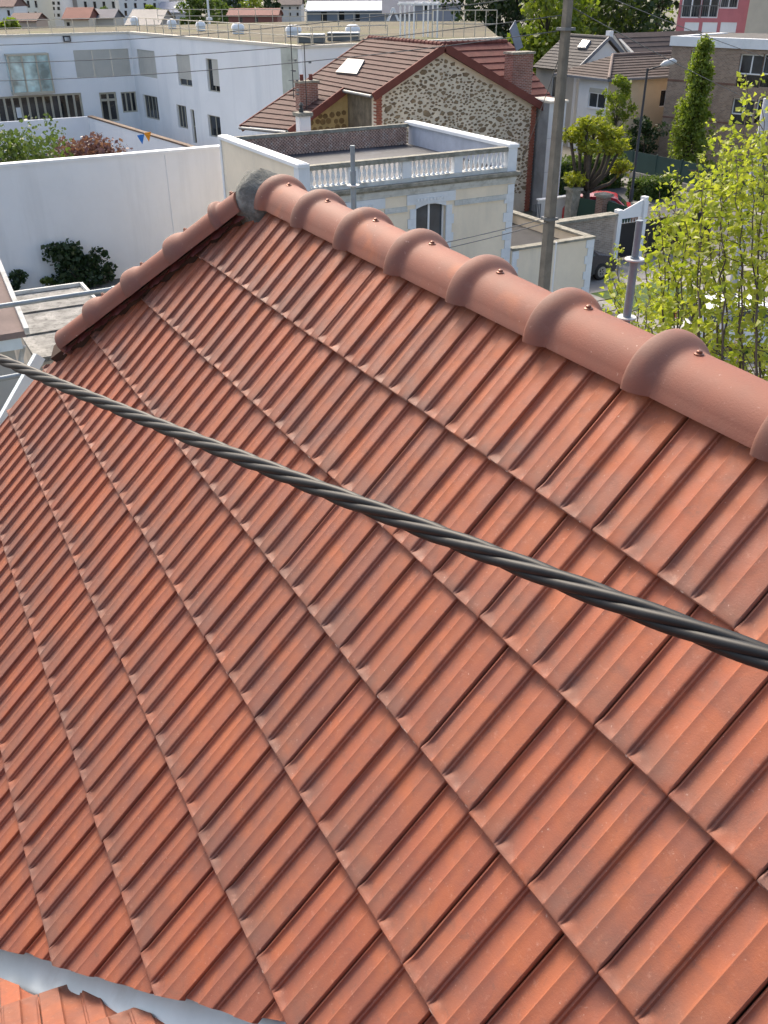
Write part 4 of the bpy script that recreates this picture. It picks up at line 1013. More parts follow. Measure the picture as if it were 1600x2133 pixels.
mb = MB(); mb.tube([(nb.x + .2, nb.y + .02, nbz - .3), (nb.x + .1, nb.y - .07, nbz - .6), (nb.x + .1, nb.y - .07, 0)], .05, 8); mb.build('downpipe', M_TRIM, nbh)

# scaffold tubes and posts round the roof
M_GALV = mat('galvanised_tube', (0.21, 0.26, 0.30), .45, var=.25, scale=6, stain=(0.20, 0.20, 0.20), stain_amt=.6, stain_scale=9, metal=.15)
def stube(label, p, q, r=.0242):
    t = thing('scaffold_tube', label, 'scaffold tube', (p + q) / 2, 'scaffold tubes left of the roof')
    mb = MB(); d = (q - p); mb.tube([p - d * 2.2, q + d * .25], r, 12); mb.build('tube', M_GALV, t, 50)
    mb = MB(); c = p.lerp(q, .96); dn = d.normalized(); mb.tube([c - dn * .05, c + dn * .05], r * 1.35, 12); mb.build('coupler', M_GALV, t, 50)
def at_r(x, y, D): v = ray(x, y); return Vector(CAM + v / np.linalg.norm(v) * D)
stube('upper galvanised scaffold tube reaching the hip from the left edge', at_r(0, 638, 9.6), at_r(252, 600, 9.9))
stube('lower galvanised scaffold tube by the white verge strip', at_r(0, 789, 9.0), at_r(54, 779, 9.1))
def spost(label, P, ztop, z0=0.0, holes=True, rings=(1.0,)):
    t = thing('scaffold_post', label, 'scaffold post', (P.x, P.y, z0), 'scaffold posts beyond the ridge')
    mb = MB(); mb.tube([(P.x, P.y, z0), (P.x, P.y, ztop - .22)], .0242, 14); mb.tube([(P.x, P.y, ztop - .22), (P.x, P.y, ztop)], .0195, 14); mb.build('tube', M_GALV, t, 50)
    mb = MB(); mb.tube([(P.x, P.y, ztop - .24), (P.x, P.y, ztop - .20)], .0262, 14); mb.build('joint_sleeve', M_GALV, t, 50)
    for zr in rings:
        mb = MB(); mb.lathe((P.x, P.y, zr), [(.025, -.005), (.054, -.005), (.056, 0), (.054, .005), (.025, .005)], 18); mb.build('rosette', mat('rosette_steel', (0.55, 0.55, 0.54), .5, metal=.3), t, 40)
P = at_r(736, 386, 8.2); spost('grey scaffold post in front of the balustrade', P, z_over(P, 303), 0, True, (P.z, P.z - .5, P.z - 1.0))
P = at_r(1322, 540, 5.5); spost('grey scaffold post in front of the yellow green leaves', P, z_over(P, 459), 0, True, (P.z, z_over(P, 661), P.z - 1.0))

# ------------------------------------------------------------------ right side: pole, white panel house, houses, brick block
PO = at_x(1133, 597, -17.0); pole = thing('utility_pole', 'weathered grey concrete utility pole right of the stone gable', 'pole', (PO.x, PO.y, 0))
M_POLE = mat('weathered_concrete', (0.21, 0.185, 0.15), .95, var=.3, scale=3, stain=(0.10, 0.095, 0.085), stain_amt=.8, stain_scale=2.2, streak=.15, bmp=.4, bscale=14)
mb = MB(); pts = []
for z, w_ in ((0, .165), (12.5, .088)):
    pts.append([Vector((PO.x + a * w_, PO.y + b * w_ * .8, z)) for a, b in ((-1, -.75), (-.75, -1), (.75, -1), (1, -.75), (1, .75), (.75, 1), (-.75, 1), (-1, .75))])
mb.add(pts[0] + pts[1], [(i, (i + 1) % 8, 8 + (i + 1) % 8, 8 + i) for i in range(8)] + [tuple(range(8, 16))]); mb.build('shaft', M_POLE, pole)
for y_ in (60, 455):
    zz = z_over(PO, y_); mb = MB(); mb.box((PO.x - .17, PO.y - .15, zz - .03), (PO.x + .17, PO.y + .15, zz + .03)); mb.build('band', M_GUT, pole)
mb = MB(); zz = z_over(PO, 520); mb.tube([(PO.x + .14, PO.y + .17, zz - 2.5), (PO.x + .14, PO.y + .17, zz + .2)], .025, 6); mb.build('conduit', M_UPVC, pole)
def wire(label, p, q, sag=.3, r=.011, n=16, group='thin overhead wires', m=None):
    mb = MB(); path = []
    for i in range(n + 1):
        t = i / n; c = p.lerp(q, t); c = Vector((c.x, c.y, c.z - sag * 4 * t * (1 - t))); path.append(c)
    mb.tube(path, r, 6); tag(mb.build('overhead_wire', m or M_WIRE, None, True), label, 'wire', group)
M_WIRE = mat('wire_black', (0.10, 0.105, 0.11), .6, var=.1)
def pw(y_): return Vector((PO.x, PO.y, z_over(PO, y_)))
wire('thin wire crossing the top of the white school wall, uppermost', pw(-20), at_x(-120, 96, -30), .25)
wire('thin wire crossing the school at the top of its upper windows', pw(30), at_x(-120, 132, -30), .25)
wire('thin wire crossing the school across the glazed bay, lowest', pw(62), at_x(-120, 170, -30), .25)
wire('thin wire from the pole towards the pink building, upper', pw(-40), at_x(1700, 150, -34), .15)
wire('thin wire from the pole towards the brick block, lower', pw(10), at_x(1700, 262, -34), .2)
wire('thin dark wire stretched before the cream villa wall, upper of the pair', pw(452), at_x(760, 538, -13), .05)
wire('thin dark wire stretched before the cream villa wall, lower of the pair', pw(462), at_x(760, 552, -13), .05)
wire('slanting stay wire from the pole down to the white panelled wall', pw(85), at_x(1088, 330, -30), .1)

# white panelled flank beside the stone gable
wp0 = at_x(1126, 212, -37.2); wpz = wp0.z; FWp = Facade((-37.2, ERY + .05), (-37.2, at_x(1180, 218, -37.2).y))
wpan = thing('panelled_extension', 'white panelled extension between the stone gable and the concrete pole', 'building', (-38.5, ERY + 1, 0))
M_PAN = mat('white_cladding', (0.60, 0.62, 0.63), .7, var=.05, stain=(0.5, 0.52, 0.52), stain_amt=.4)
mb = MB(); mb.box((-40.5, ERY + .06, 0), (-37.22, ERY + FWp.L + .04, wpz - .1)); mb.build('wall', mat('joint_grey', (0.30, 0.31, 0.32), .8), wpan)
for i in range(2):
    for j in range(4):
        z0_ = wpz - .12 - (j + 1) * 1.62; mb = MB(); FWp.box(mb, FWp.L * i / 2 + .012, FWp.L * (i + 1) / 2 - .012, max(0, z0_ + .02), z0_ + 1.62, .0, .022)
        if z0_ + 1.62 > 0.1: mb.build('cladding_panel', M_PAN, wpan)
mb = MB(); mb.box((-40.6, ERY + .02, wpz - .10), (-37.1, ERY + FWp.L + .12, wpz)); mb.build('coping', M_STONECAP, wpan)
lowp = thing('low_white_wall', 'low white wall with a small grille at the foot of the panelled extension', 'wall', (-34, 28.5, 0))
mb = MB(); mb.box((-34.2, 26.4, 0), (-34.0, 29.4, at_x(1150, 415, -34).z)); mb.build('wall_face', M_PAN, lowp)
mb = MB(); mb.box((-34.25, 26.35, at_x(1150, 415, -34).z), (-33.95, 29.45, at_x(1150, 415, -34).z + .06)); mb.build('coping', M_UPVC, lowp)
a_ = at_x(1118, 425, -34); mb = MB(); 
for k in range(5): mb.box((-33.99, a_.y - .2 + k * .1, a_.z - .9), (-33.97, a_.y - .15 + k * .1, a_.z))
mb.build('grille', M_GUT, lowp)

# grey roofed house behind (ridge runs away from us)
H2X = -54.0
ap = at_x(1265, 80, H2X); el = at_x(1200, 144, H2X); er = at_x(1292, 112, H2X)
k2 = (ap.z - el.z) / (ap.y - el.y); yer = ap.y + (ap.z - el.z) / k2
h2 = thing('grey_tile_house', 'house with a grey tile roof, white gable and a skylight', 'house', (H2X - 3, ap.y, 0))
M_GTILE = mat('grey_roof_tile', (0.095, 0.088, 0.086), .85, var=.25, scale=2.5, stain=(0.09, 0.08, 0.075), stain_amt=.5)
M_H2 = mat('pale_grey_render', (0.50, 0.48, 0.44), .9, var=.06)
XB2 = at_z(1128, 76, ap.z).x
mb = MB(); mb.prism([Vector((H2X, el.y + .15, 0)), Vector((H2X, yer - .15, 0)), Vector((H2X, yer - .15, el.z - .1)), Vector((H2X, ap.y, ap.z - .15)), Vector((H2X, el.y + .15, el.z - .1))], (-.3, 0, 0)); mb.build('gable_wall', M_WHITE, h2)
FH2 = Facade((XB2, el.y + .15), (H2X - .3, el.y + .15)); w_ = FH2.rect(1150, 158, 1165, 205)
mb = MB(); FH2.wall(mb, 0, el.z - .05, opens=[w_]); mb.build('side_wall', M_H2, h2); window(FH2, h2, w_, M_UPVC, M_GLASS, 2)
roof_courses(h2, 'tile_course', (XB2, ap.y, ap.z), (H2X + .2, ap.y, ap.z), (H2X + .2, el.y - .2, el.z - .15), (XB2, el.y - .2, el.z - .15), 11, M_GTILE, .03)
mb = MB(); mb.poly([(XB2, ap.y, ap.z), (H2X + .2, ap.y, ap.z), (H2X + .2, yer + .2, el.z - .15), (XB2, yer + .2, el.z - .15)]); mb.build('far_slope', M_GTILE, h2)
M_SLATE = mat('slate_trim', (0.16, 0.175, 0.20), .6, var=.1)
mb = MB(); mb.bar((H2X + .24, ap.y, ap.z + .05), (H2X + .24, el.y - .2, el.z - .1), .10, .22); mb.bar((H2X + .243, ap.y + .05, ap.z + .05), (H2X + .243, yer + .2, el.z - .1), .10, .22); mb.build('barge_board', M_SLATE, h2)
mb = MB(); mb.tube([(XB2, ap.y, ap.z + .05), (H2X + .2, ap.y, ap.z + .05)], .13, 8); mb.build('ridge_capping', M_GTILE, h2)
def on_pl(xp, yp, P0, n_): d = Vector(ray(xp, yp)); c = Vector(CAM); return c + d * ((Vector(P0) - c).dot(n_) / d.dot(n_))
n2 = Vector((0, -k2, 1)).normalized(); q = [on_pl(*p, ap + n2 * .12, n2) for p in ((1203, 100), (1220, 101), (1231, 85), (1214, 84))]
mb = MB(); mb.prism([p - n2 * .1 for p in q], n2 * .16); o = mb.build('skylight', M_SLATE, h2); cq = sum(q, Vector()) / 4
mb = MB(); mb.prism([cq + (p - cq) * .86 + n2 * .07 for p in q], n2 * .01); mb.build('pane', glass('bright_pane', (0.55, 0.58, 0.60), .1, .8), o)
c2 = at_x(1270, 70, H2X - .4); mb = MB(); mb.box((c2.x - .2, c2.y - .18, ap.z - .3), (c2.x + .2, c2.y + .18, z_over(c2, 64))); mb.build('chimney', M_WHITE, h2)

# white house with the brown hipped roof
H3X, H3Y = -49.2, 43.2; h3z = 5.0
h3 = thing('brown_roof_house', 'white and beige house with a brown hipped tile roof', 'house', (H3X - 3, H3Y + 3, 0))
M_BTILE = mat('brown_roof_tile', (0.078, 0.058, 0.052), .85, var=.25, scale=2, stain=(0.08, 0.06, 0.055), stain_amt=.5)
M_H3B = mat('beige_render', (0.58, 0.50, 0.37), .9, var=.08, stain=(0.48, 0.42, 0.33), stain_amt=.4)
F3a = Facade((H3X - 3.0, H3Y), (H3X, H3Y)); F3b = Facade((H3X, H3Y), (H3X, H3Y + 8.5))
w_ = F3a.rect(1228, 182, 1259, 228); mb = MB(); F3a.wall(mb, 0, h3z - .1, opens=[w_]); mb.build('white_wall', M_WHITE, h3); window(F3a, h3, (w_[0], w_[1], w_[2], w_[3] - .28), M_UPVC, M_GLASS, 2, sill=M_UPVC)
mb = MB(); F3a.box(mb, w_[0], w_[1], w_[3] - .28, w_[3], -.12, -.02); mb.build('shutter_box', M_SHUT, h3)
w_ = F3b.rect(1378, 187, 1386, 222); mb = MB(); F3b.wall(mb, 0, h3z - .1, opens=[w_]); mb.build('beige_wall', M_H3B, h3); window(F3b, h3, w_, M_UPVC, M_DGLASS, 1)
rz = at_x(1276, 116, H3X - 2.6).z; ry0 = at_x(1276, 116, H3X - 2.6).y
E_ = .35
c1_, c2_, c3_ = Vector((H3X - 5.4, H3Y - E_, h3z - .1)), Vector((H3X + E_, H3Y - E_, h3z - .1)), Vector((H3X + E_, H3Y + 8.9, h3z - .1)); a1_, a2_ = Vector((H3X - 2.6, ry0, rz)), Vector((H3X - 2.6, H3Y + 8.9, rz))
roof_courses(h3, 'tile_course', a1_, a1_ + Vector((.02, 0, 0)), c2_, c1_, 9, M_BTILE, .03)
roof_courses(h3, 'tile_course', a1_, a2_, c3_, c2_, 9, M_BTILE, .03)
mb = MB(); mb.tube([a1_ + Vector((0, 0, .06)), c2_ + Vector((0, 0, .1))], .10, 8); mb.tube([a1_ + Vector((0, 0, .06)), a2_ + Vector((0, 0, .06))], .10, 8); mb.build('hip_capping', mat('capping', (0.22, 0.17, 0.15), .85), h3)
mb = MB(); mb.bar(c1_ + Vector((0, -.05, -.02)), c2_ + Vector((.05, -.05, -.02)), .12, .14); mb.bar(c2_ + Vector((.05, -.05, -.02)), c3_ + Vector((.05, 0, -.02)), .12, .14); mb.build('gutter', M_SLATE, h3)
# dark roofed house further back
H4X = -66.0; g4 = at_x(1318, 72, H4X); h4 = thing('dark_roof_house', 'house end with a dark brown roof behind the brown roofed house', 'house', (H4X - 3, g4.y, 0))
e4 = at_x(1290, 112, H4X); ye4 = g4.y + 9
mb = MB(); mb.prism([Vector((H4X - 4, e4.y, 0)), Vector((H4X + 2.0, e4.y + .2, 0)), Vector((H4X + 2.0, e4.y + .2, e4.z - .2)), Vector((H4X - 1.0, e4.y + .1, g4.z)), Vector((H4X - 4, e4.y, e4.z - .2))], (0, .3, 0)); mb.build('gable_wall', M_H2, h4)
roof_courses(h4, 'tile_course', (H4X - 1, e4.y, g4.z + .1), (H4X - 1, ye4, g4.z + .1), (H4X + 2.6, ye4, e4.z - 1.2), (H4X + 2.6, e4.y + .1, e4.z - 1.2), 8, mat('dark_roof_tile', (0.085, 0.065, 0.062), .85, var=.2), .03)
mb = MB(); mb.box((H4X - 4, e4.y + .5, 0), (H4X + 2.0, ye4, e4.z - 1.2)); mb.build('wall', M_H2, h4)

# brick block with the white parapet, pink block behind
b0, b1 = at_z(1402, 88, 7.1), at_z(1640, 98, 7.1)
FBk = Facade((b0.x, b0.y), (b1.x, b1.y)); brick = thing('brick_block', 'low brown brick apartment block with a white roof band', 'building', (b0.x + 2, b0.y + 3, 0))
M_BB = course_brick('brown_brick', (0.33, 0.225, 0.165), (0.36, 0.31, 0.26))
ws = [FBk.rect(*a) for a in ((1440, 105, 1462, 190), (1543, 112, 1580, 183), (1527, 204, 1563, 262), (1592, 112, 1640, 185), (1578, 205, 1625, 262))]
bt = FBk.px(1450, 97)[1]; M_BAND2 = mat('dark_brick_band', (0.20, 0.11, 0.085), .9)
mb = MB(); FBk.wall(mb, 0, bt, opens=ws, rev=.25); FBs = Facade((b0.x - 1.6, b0.y + 6), (b0.x, b0.y)); FBs.wall(mb, 0, bt); mb.build('wall', M_BB, brick)
for r in ws: window(FBk, brick, (r[0], r[1], r[2] + (r[3] - r[2]) * .38, r[3]), M_UPVC, M_GLASS, 2, 1, .07, .2)
for r in ws: mb = MB(); FBk.box(mb, r[0], r[1], r[2], r[2] + (r[3] - r[2]) * .37, -.22, -.14); mb.build('spandrel_panel', M_DGLASS, brick)
mb = MB(); FBk.box(mb, -.15, FBk.L, bt, bt + .55, -.4, .12); FBs.box(mb, 0, FBs.L - .12, bt, bt + .55, -.4, .119); mb.build('roof_band', M_QUOIN, brick)
mb = MB(); o_ = FBk.O; mb.poly([FBk.pt(0, bt + .5), FBk.pt(FBk.L, bt + .5), FBk.pt(FBk.L, bt + .5, -9), FBk.pt(-1.6, bt + .5, -7)]); mb.build('flat_roof', mat('roof_gravel', (0.11, 0.105, 0.10), .95, var=.3), brick)
for z in (FBk.px(1450, 172)[1], FBk.px(1440, 250)[1]): [FBk.box(MB(), u0, u1, z, z + .10, -.1, .03).build('soldier_band', M_BAND2, brick) for u0, u1 in ((0, ws[0][0] - .01), (ws[0][1] + .01, ws[1][0] - .01))]
r8 = random.Random(5)
pp = at_d(1590, 70, 66); c3 = MB(); zz = bt + .5
bk = FBk.pt(FBk.px(1575, 80)[0], zz, -3.0); c3.box((bk.x - .5, bk.y - .4, zz), (bk.x + .5, bk.y + .4, zz + .75)); co = c3.build('roof_stack', M_LICH, brick)
c3 = MB(); c3.lathe((bk.x, bk.y, zz + .75), [(.16, 0), (.14, .5), (.18, .52), (.18, .6)], 10); c3.build('chimney_pot', M_BARGE, co)
pk0, pk1 = at_d(1408, 60, 88), at_d(1556, 60, 84)
FPk = Facade((pk0.x, pk0.y), (pk1.x, pk1.y)); pink = thing('pink_block', 'tall pink rendered block with white french windows', 'building', (pk0.x, pk0.y + 4, 0))
ws = [FPk.rect(*a) for a in ((1434, -90, 1458, 38), (1474, -90, 1494, 38), (1514, -90, 1536, 18), (1427, 46, 1450, 92), (1464, 46, 1488, 92), (1502, 46, 1528, 92))]
mb = MB(); FPk.wall(mb, 0, 18, opens=ws, rev=.2); mb.build('wall', mat('pink_render', (0.50, 0.17, 0.19), .85, var=.08), pink)
for i, r in enumerate(ws):
    if i < 3:
        n_ = 2; hh = (r[3] - r[2]) / 2
        window(FPk, pink, (r[0], r[1], r[2], r[2] + hh * 1.0), M_UPVC, M_GLASS, 2, 1, .12, .15); window(FPk, pink, (r[0], r[1], r[2] + hh, r[3]), M_UPVC, M_GLASS, 2, 1, .12, .15)
        mb = MB(); 
        for k in range(9): FPk.box(mb, r[0] - .12 + k * (r[1] - r[0] + .24) / 9, r[0] - .09 + k * (r[1] - r[0] + .24) / 9, r[2] + .1, r[2] + 1.0, .10, .13)
        FPk.box(mb, r[0] - .15, r[1] + .15, r[2] + 1.0, r[2] + 1.06, .08, .15); mb.build('balcony_rail', M_GUT, pink)
    else:
        window(FPk, pink, (r[0], r[1], r[2], r[2] + (r[3] - r[2]) * .55), M_UPVC, M_GLASS, 2, 1, .1, .15); mb = MB(); FPk.box(mb, r[0], r[1], r[2] + (r[3] - r[2]) * .55, r[3], -.12, -.03); mb.build('roller_shutter', M_WHITE, pink)
pb0 = at_d(1552, 60, 83); pb1 = at_d(1720, 60, 80); FPb = Facade((pb0.x, pb0.y), (pb1.x, pb1.y)); mb = MB(); FPb.wall(mb, 0, 18); beige = thing('beige_block', 'plain beige block wall right of the pink building', 'building', (pb0.x, pb0.y + 3, 0)); mb.build('wall', mat('sand_render', (0.56, 0.49, 0.39), .9, var=.06), beige)

# ------------------------------------------------------------------ street furniture and fences
LB = Vector((-36.2, 34.2, 0)); LT = z_over(LB, 142); lamp = thing('street_lamp', 'tall dark street lamp with one curved arm and a pale head', 'street lamp', LB)
M_LAMP = mat('lamp_paint', (0.03, 0.032, 0.038), .5, var=.1)
mb = MB(); mb.tube([LB, LB + Vector((0, 0, .9)), LB + Vector((0, 0, .95)), (LB.x, LB.y, LT)], [.11, .11, .075, .055], 10); mb.build('column', M_LAMP, lamp, 40)
hd = at_d(1398, 131, (RW[2] @ (np.array([LB.x, LB.y, LT]) - CAM))); s0 = Vector((LB.x, LB.y, LT - .1))
mb = MB(); mb.tube([s0, s0.lerp(hd, .3) + Vector((0, 0, .02)), s0.lerp(hd, .7), hd], [.045, .04, .035, .03], 8); mb.build('arm', M_LAMP, lamp, True)
mb = MB(); dv = (hd - s0).normalized(); mb.tube([hd - dv * .55 + Vector((0, 0, .03)), hd - dv * .35 + Vector((0, 0, .06)), hd + dv * .1 + Vector((0, 0, .05)), hd + dv * .3 + Vector((0, 0, -.02))], [.06, .14, .15, .04], 10); mb.build('lamp_head', mat('lamp_head_grey', (0.55, 0.57, 0.58), .4), lamp, True)
fw = thing('fence_wall', 'low concrete wall topped by a green mesh fence along the street', 'fence', (-38, 39.4, 0))
fx0, fx1 = -46.0, -22.0; wz = at_y(1380, 372, 39.3).z
mb = MB(); mb.box((fx0, 39.3, 0), (fx1, 39.5, wz)); mb.build('wall_face', mat('garden_wall', (0.34, 0.325, 0.29), .9, var=.2, stain=(0.2, 0.2, 0.17), stain_amt=.6), fw)
fz = at_y(1380, 352, 39.4).z; M_FGREEN = mat('green_mesh', (0.035, 0.075, 0.068), .7, var=.15)
x = fx0
while x < fx1:
    mb = MB(); mb.box((x + .04, 39.39, wz + .02), (x + 1.96, 39.41, wz + 1.15)); mb.build('mesh_panel', M_FGREEN, fw)
    mb = MB(); mb.box((x - .03, 39.36, wz), (x + .03, 39.44, wz + 1.22)); mb.build('post', M_FGREEN, fw); x += 2.0
# gates, pillars
M_PIL = course_brick('pillar_brick', (0.24, 0.13, 0.10), (0.28, 0.25, 0.22)); M_GATE = mat('green_gate', (0.012, 0.045, 0.032), .6, var=.1)
gate = thing('green_gate', 'dark green sheet metal gate between brick pillars', 'gate', (-34.6, 31, 0))
gz = [2.0, 1.85, 1.8]; pil = [at_z(*q, h) for q, h in zip(((1195, 396), (1258, 409), (1335, 428)), gz)]; pil = [Vector((p.x, p.y, 0)) for p in pil]
for i, p in enumerate(pil):
    mb = MB(); mb.box((p.x - .24, p.y - .24, 0), (p.x + .24, p.y + .24, gz[i])); o = mb.build('pillar', M_PIL if i != 0 else M_LICH, gate)
    mb = MB(); mb.box((p.x - .32, p.y - .32, gz[i]), (p.x + .32, p.y + .32, gz[i] + .12)); mb.build('pillar_cap', M_LICH, o)
for i in range(2):
    p, q = pil[i], pil[i + 1]; d = (q - p).normalized(); mb = MB(); mb.bar(p + d * .28 + Vector((0, 0, .95)), q - d * .28 + Vector((0, 0, .85)), .05, 1.5); mb.build('gate_leaf', M_GATE, gate)
    mb = MB()
    for k in range(7): c = p.lerp(q, .15 + .7 * k / 6); mb.box((c.x - .05, c.y - .03, .2), (c.x - .03, c.y + .03, 1.58))
    mb.build('gate_rib', M_GATE, gate)
bwall = thing('brick_garden_wall', 'pale weathered brick garden wall beside the parked dark car', 'wall', (-28, 24.5, 0))
M_PBR = course_brick('pale_brick', (0.38, 0.30, 0.245), (0.42, 0.38, 0.33)); zz = 1.93
mb = MB(); mb.box((-28.3, 22.0, 0), (-28, 25.75, zz)); mb.build('wall_face', M_PBR, bwall)
mb = MB(); mb.box((-28.4, 21.95, zz), (-27.9, 25.8, zz + .10)); mb.build('coping', M_LICH, bwall)
wg = thing('white_gate', 'white gate piers with a spiked black iron gate below', 'gate', (-28, 27, 0))
for y0, z_ in ((25.85, 2.15), (27.25, 2.55)):
    mb = MB(); mb.box((-28.25, y0, 0), (-27.95, y0 + .22, z_)); mb.build('pier', M_WHITE, wg)
mb = MB(); mb.prism([Vector((-28.1, 26.08, 1.75)), Vector((-28.1, 27.24, 1.75)), Vector((-28.1, 27.24, 2.45)), Vector((-28.1, 26.08, 2.05))], (.05, 0, 0)); mb.build('upper_panel', M_WHITE, wg)
mb = MB(); mb.box((-28.09, 26.08, .1), (-28.05, 31.5, 1.45)); mb.box((-28.12, 26.08, 1.46), (-28.0, 31.5, 1.56)); mb.build('iron_gate', mat('black_iron', (0.012, 0.012, 0.014), .6), wg)
mb = MB()
for k in range(34): y_ = 26.12 + k * .155; mb.add([(-28.03, y_, 1.56), (-28.03, y_ + .05, 1.56), (-28.03, y_ + .025, 1.76), (-28.01, y_ + .025, 1.56)], [(0, 1, 2), (0, 2, 3), (1, 3, 2)])
tag(mb.build('spikes', M_WHITE, wg), kind='stuff')
pl_ = at_d(1572, 360, 16); ppole = thing('pale_post', 'pale grey metal post at the right edge behind the leaves', 'post', (pl_.x, pl_.y, 0))
mb = MB(); mb.tube([(pl_.x, pl_.y, 0), (pl_.x, pl_.y, z_over(pl_, 205))], .085, 12); mb.build('shaft', mat('pale_metal', (0.48, 0.50, 0.55), .5), ppole, 50)

# cars
def car(label, c, heading, col, group=None, kind_mpv=True):
    t = thing('parked_car', label, 'car', c, group); M = Matrix.Translation(Vector(c)) @ Matrix.Rotation(heading, 4, 'Z')
    body_m = mat('car_paint', col, .25, var=.05, spec=.6); gl = M_DGLASS
    side = [(-2.05, .28), (-2.10, .55), (-2.02, .86), (-1.90, .98), (-1.55, 1.40), (-1.2, 1.50), (.15, 1.52), (.55, 1.44), (1.10, 1.02), (1.75, .90), (2.02, .74), (2.08, .48), (2.02, .28)]
    n_ = len(side); vs = []
    for yy, k in ((-.86, 0), (-.80, 1), (.80, 1), (.86, 0)):
        for x_, z_ in side: 
            up = max(0, (z_ - .95) / .55); w_ = yy * (1 - .16 * up) if k == 0 else yy * (1 - .2 * up)
            vs.append(M @ Vector((x_ * (1.0 if k == 0 else 1.01), w_, z_ if k == 0 else z_ + .025 * (z_ > .9))))
    fs = [tuple(range(n_)), tuple(range(3 * n_, 4 * n_))[::-1]]
    for j in range(3):
        for i in range(n_): fs.append((j * n_ + i, j * n_ + (i + 1) % n_, (j + 1) * n_ + (i + 1) % n_, (j + 1) * n_ + i))
    mb = MB(); mb.add(vs, fs); mb.build('body', body_m, t, 35)
    for s_ in (-1, 1):
        mb = MB(); pts = [M @ Vector((x_, s_ * (.872 * (1 - .16 * max(0, (z_ - .95) / .55)) + .003), z_)) for x_, z_ in ((-1.62, 1.02), (-1.40, 1.36), (.10, 1.42), (.48, 1.36), (.92, 1.02))]; mb.prism(pts, (M.to_3x3() @ Vector((0, s_ * .008, 0)))); mb.build('side_window', gl, t)
        for x_ in (-1.32, 1.30):
            w_ = MB(); cc = M @ Vector((x_, s_ * .80, .33)); ax = M.to_3x3() @ Vector((0, s_, 0))
            w_.lathe(cc, [(.20, -.09), (.31, -.10), (.335, -.07), (.335, .07), (.31, .09), (.22, .09)], 20, ax); wo_ = w_.build('wheel', mat('tyre_rubber', (0.02, 0.02, 0.02), .8), t, 40)
            w_ = MB(); w_.lathe(cc, [(.215, .06), (.215, .092), (.19, .094), (.06, .086), (.03, .10)], 20, ax)
            for k in range(5):
                an = 6.283 * k / 5; e1_ = ax.orthogonal().normalized(); e2_ = ax.cross(e1_); dd = e1_ * math.cos(an) + e2_ * math.sin(an); w_.bar(cc + ax * .098 + dd * .04, cc + ax * .098 + dd * .20, .05, .02, ax)
            w_.build('rim', mat('alloy_rim', (0.35, 0.36, 0.38), .35, metal=.8), wo_)
    for x0_, z0_, x1_, z1_, nm in ((-1.94, 1.00, -1.58, 1.38, 'rear_window'), (1.06, 1.06, .60, 1.42, 'windscreen')):
        mb = MB(); sg = -1 if x0_ < 0 else 1; pts = [M @ Vector((x0_ + sg * .03, -.70, z0_)), M @ Vector((x0_ + sg * .03, .70, z0_)), M @ Vector((x1_ + sg * .03, .60, z1_)), M @ Vector((x1_ + sg * .03, -.60, z1_))]; mb.prism(pts, M.to_3x3() @ Vector((sg * .012, 0, .006))); mb.build(nm, gl, t)
    for s_ in (-1, 1):
        mb = MB(); mb.obox(M @ Vector((2.03, s_ * .62, .68)), M.to_3x3() @ Vector((.04, 0, 0)), M.to_3x3() @ Vector((0, .16, 0)), Vector((0, 0, .06))); mb.build('headlight', M_GLASS, t)
        mb = MB(); mb.obox(M @ Vector((-2.06, s_ * .66, .80)), M.to_3x3() @ Vector((.03, 0, 0)), M.to_3x3() @ Vector((0, .12, 0)), Vector((0, 0, .09))); mb.build('tail_light', mat('tail_red', (0.25, 0.01, 0.01), .3), t)
    return t
p = at_z(1252, 585, 0); car('dark blue hatchback parked in the driveway behind the cream annexe', (p.x - .95, p.y - 1.25, .008), math.radians(90), (0.012, 0.016, 0.03))
p = at_z(1255, 432, 0); car('red car parked behind the dark green gates', (at_z(1258, 410, 1.5).x - .4, at_z(1258, 410, 1.5).y + .4, .01), math.radians(50), (0.42, 0.02, 0.035))
p = at_z(1540, 735, 0); car('white car on the drive seen through the leaves at the right', (p.x - .5, p.y + .6, .008), math.radians(60), (0.72, 0.73, 0.74))

# ------------------------------------------------------------------ trees and hedges on the right
rg = random.Random(33)
M_LF_POP = leafmat('poplar_leaf', (0.11, 0.17, 0.025), (0.17, 0.22, 0.035), (0.22, 0.26, 0.05), .45)
def pollard(base):
    t = thing('pollarded_tree', 'pollarded tree with a knotted dark trunk and a fresh green head', 'tree', base); mb = MB(); L = Leaves(); base = Vector(base)
    fork = Vector((base.x, base.y, 1.9)); mb.tube([base, base + Vector((.05, .03, 1.0)), fork], [.24, .19, .17], 9)
    heads = []
    for (dy, dz, f) in ((-1.2, 2.2, 0), (-.55, 2.6, .2), (.3, 2.5, -.2), (1.0, 2.1, .1), (1.7, 1.5, 0), (.7, 1.6, .5), (-.2, 2.0, -.5), (1.9, .55, .1), (-.9, .25, .2), (1.3, 2.0, -.6), (-.7, 1.7, .6)):
        h = fork + Vector((f * 1.2, dy, dz)); md = fork.lerp(h, .5) + Vector((f * .3, dy * .18, -.15)); mb.tube([fork - Vector((0, 0, .15)), md, h], [.12, .08, .075], 7); heads.append(h)
    for h in heads:
        for k in range(6): 
            e = h + Vector((rg.gauss(0, .3), rg.gauss(0, .3), rg.uniform(.2, .6))); mb.tube([h, e], [.03, .01], 4)
        for p in blob_points(rg, h + Vector((0, 0, .30)), (.58, .62, .34), 260, .2): L.leaf(p, .19 * rg.uniform(.7, 1.3), rg, .6)
    mb.build('trunk', M_BARK, t, True); L.build('crown', M_LF_YEL, t)
pb = at_z(1213, 478, 0); pollard((pb.x, pb.y, 0))
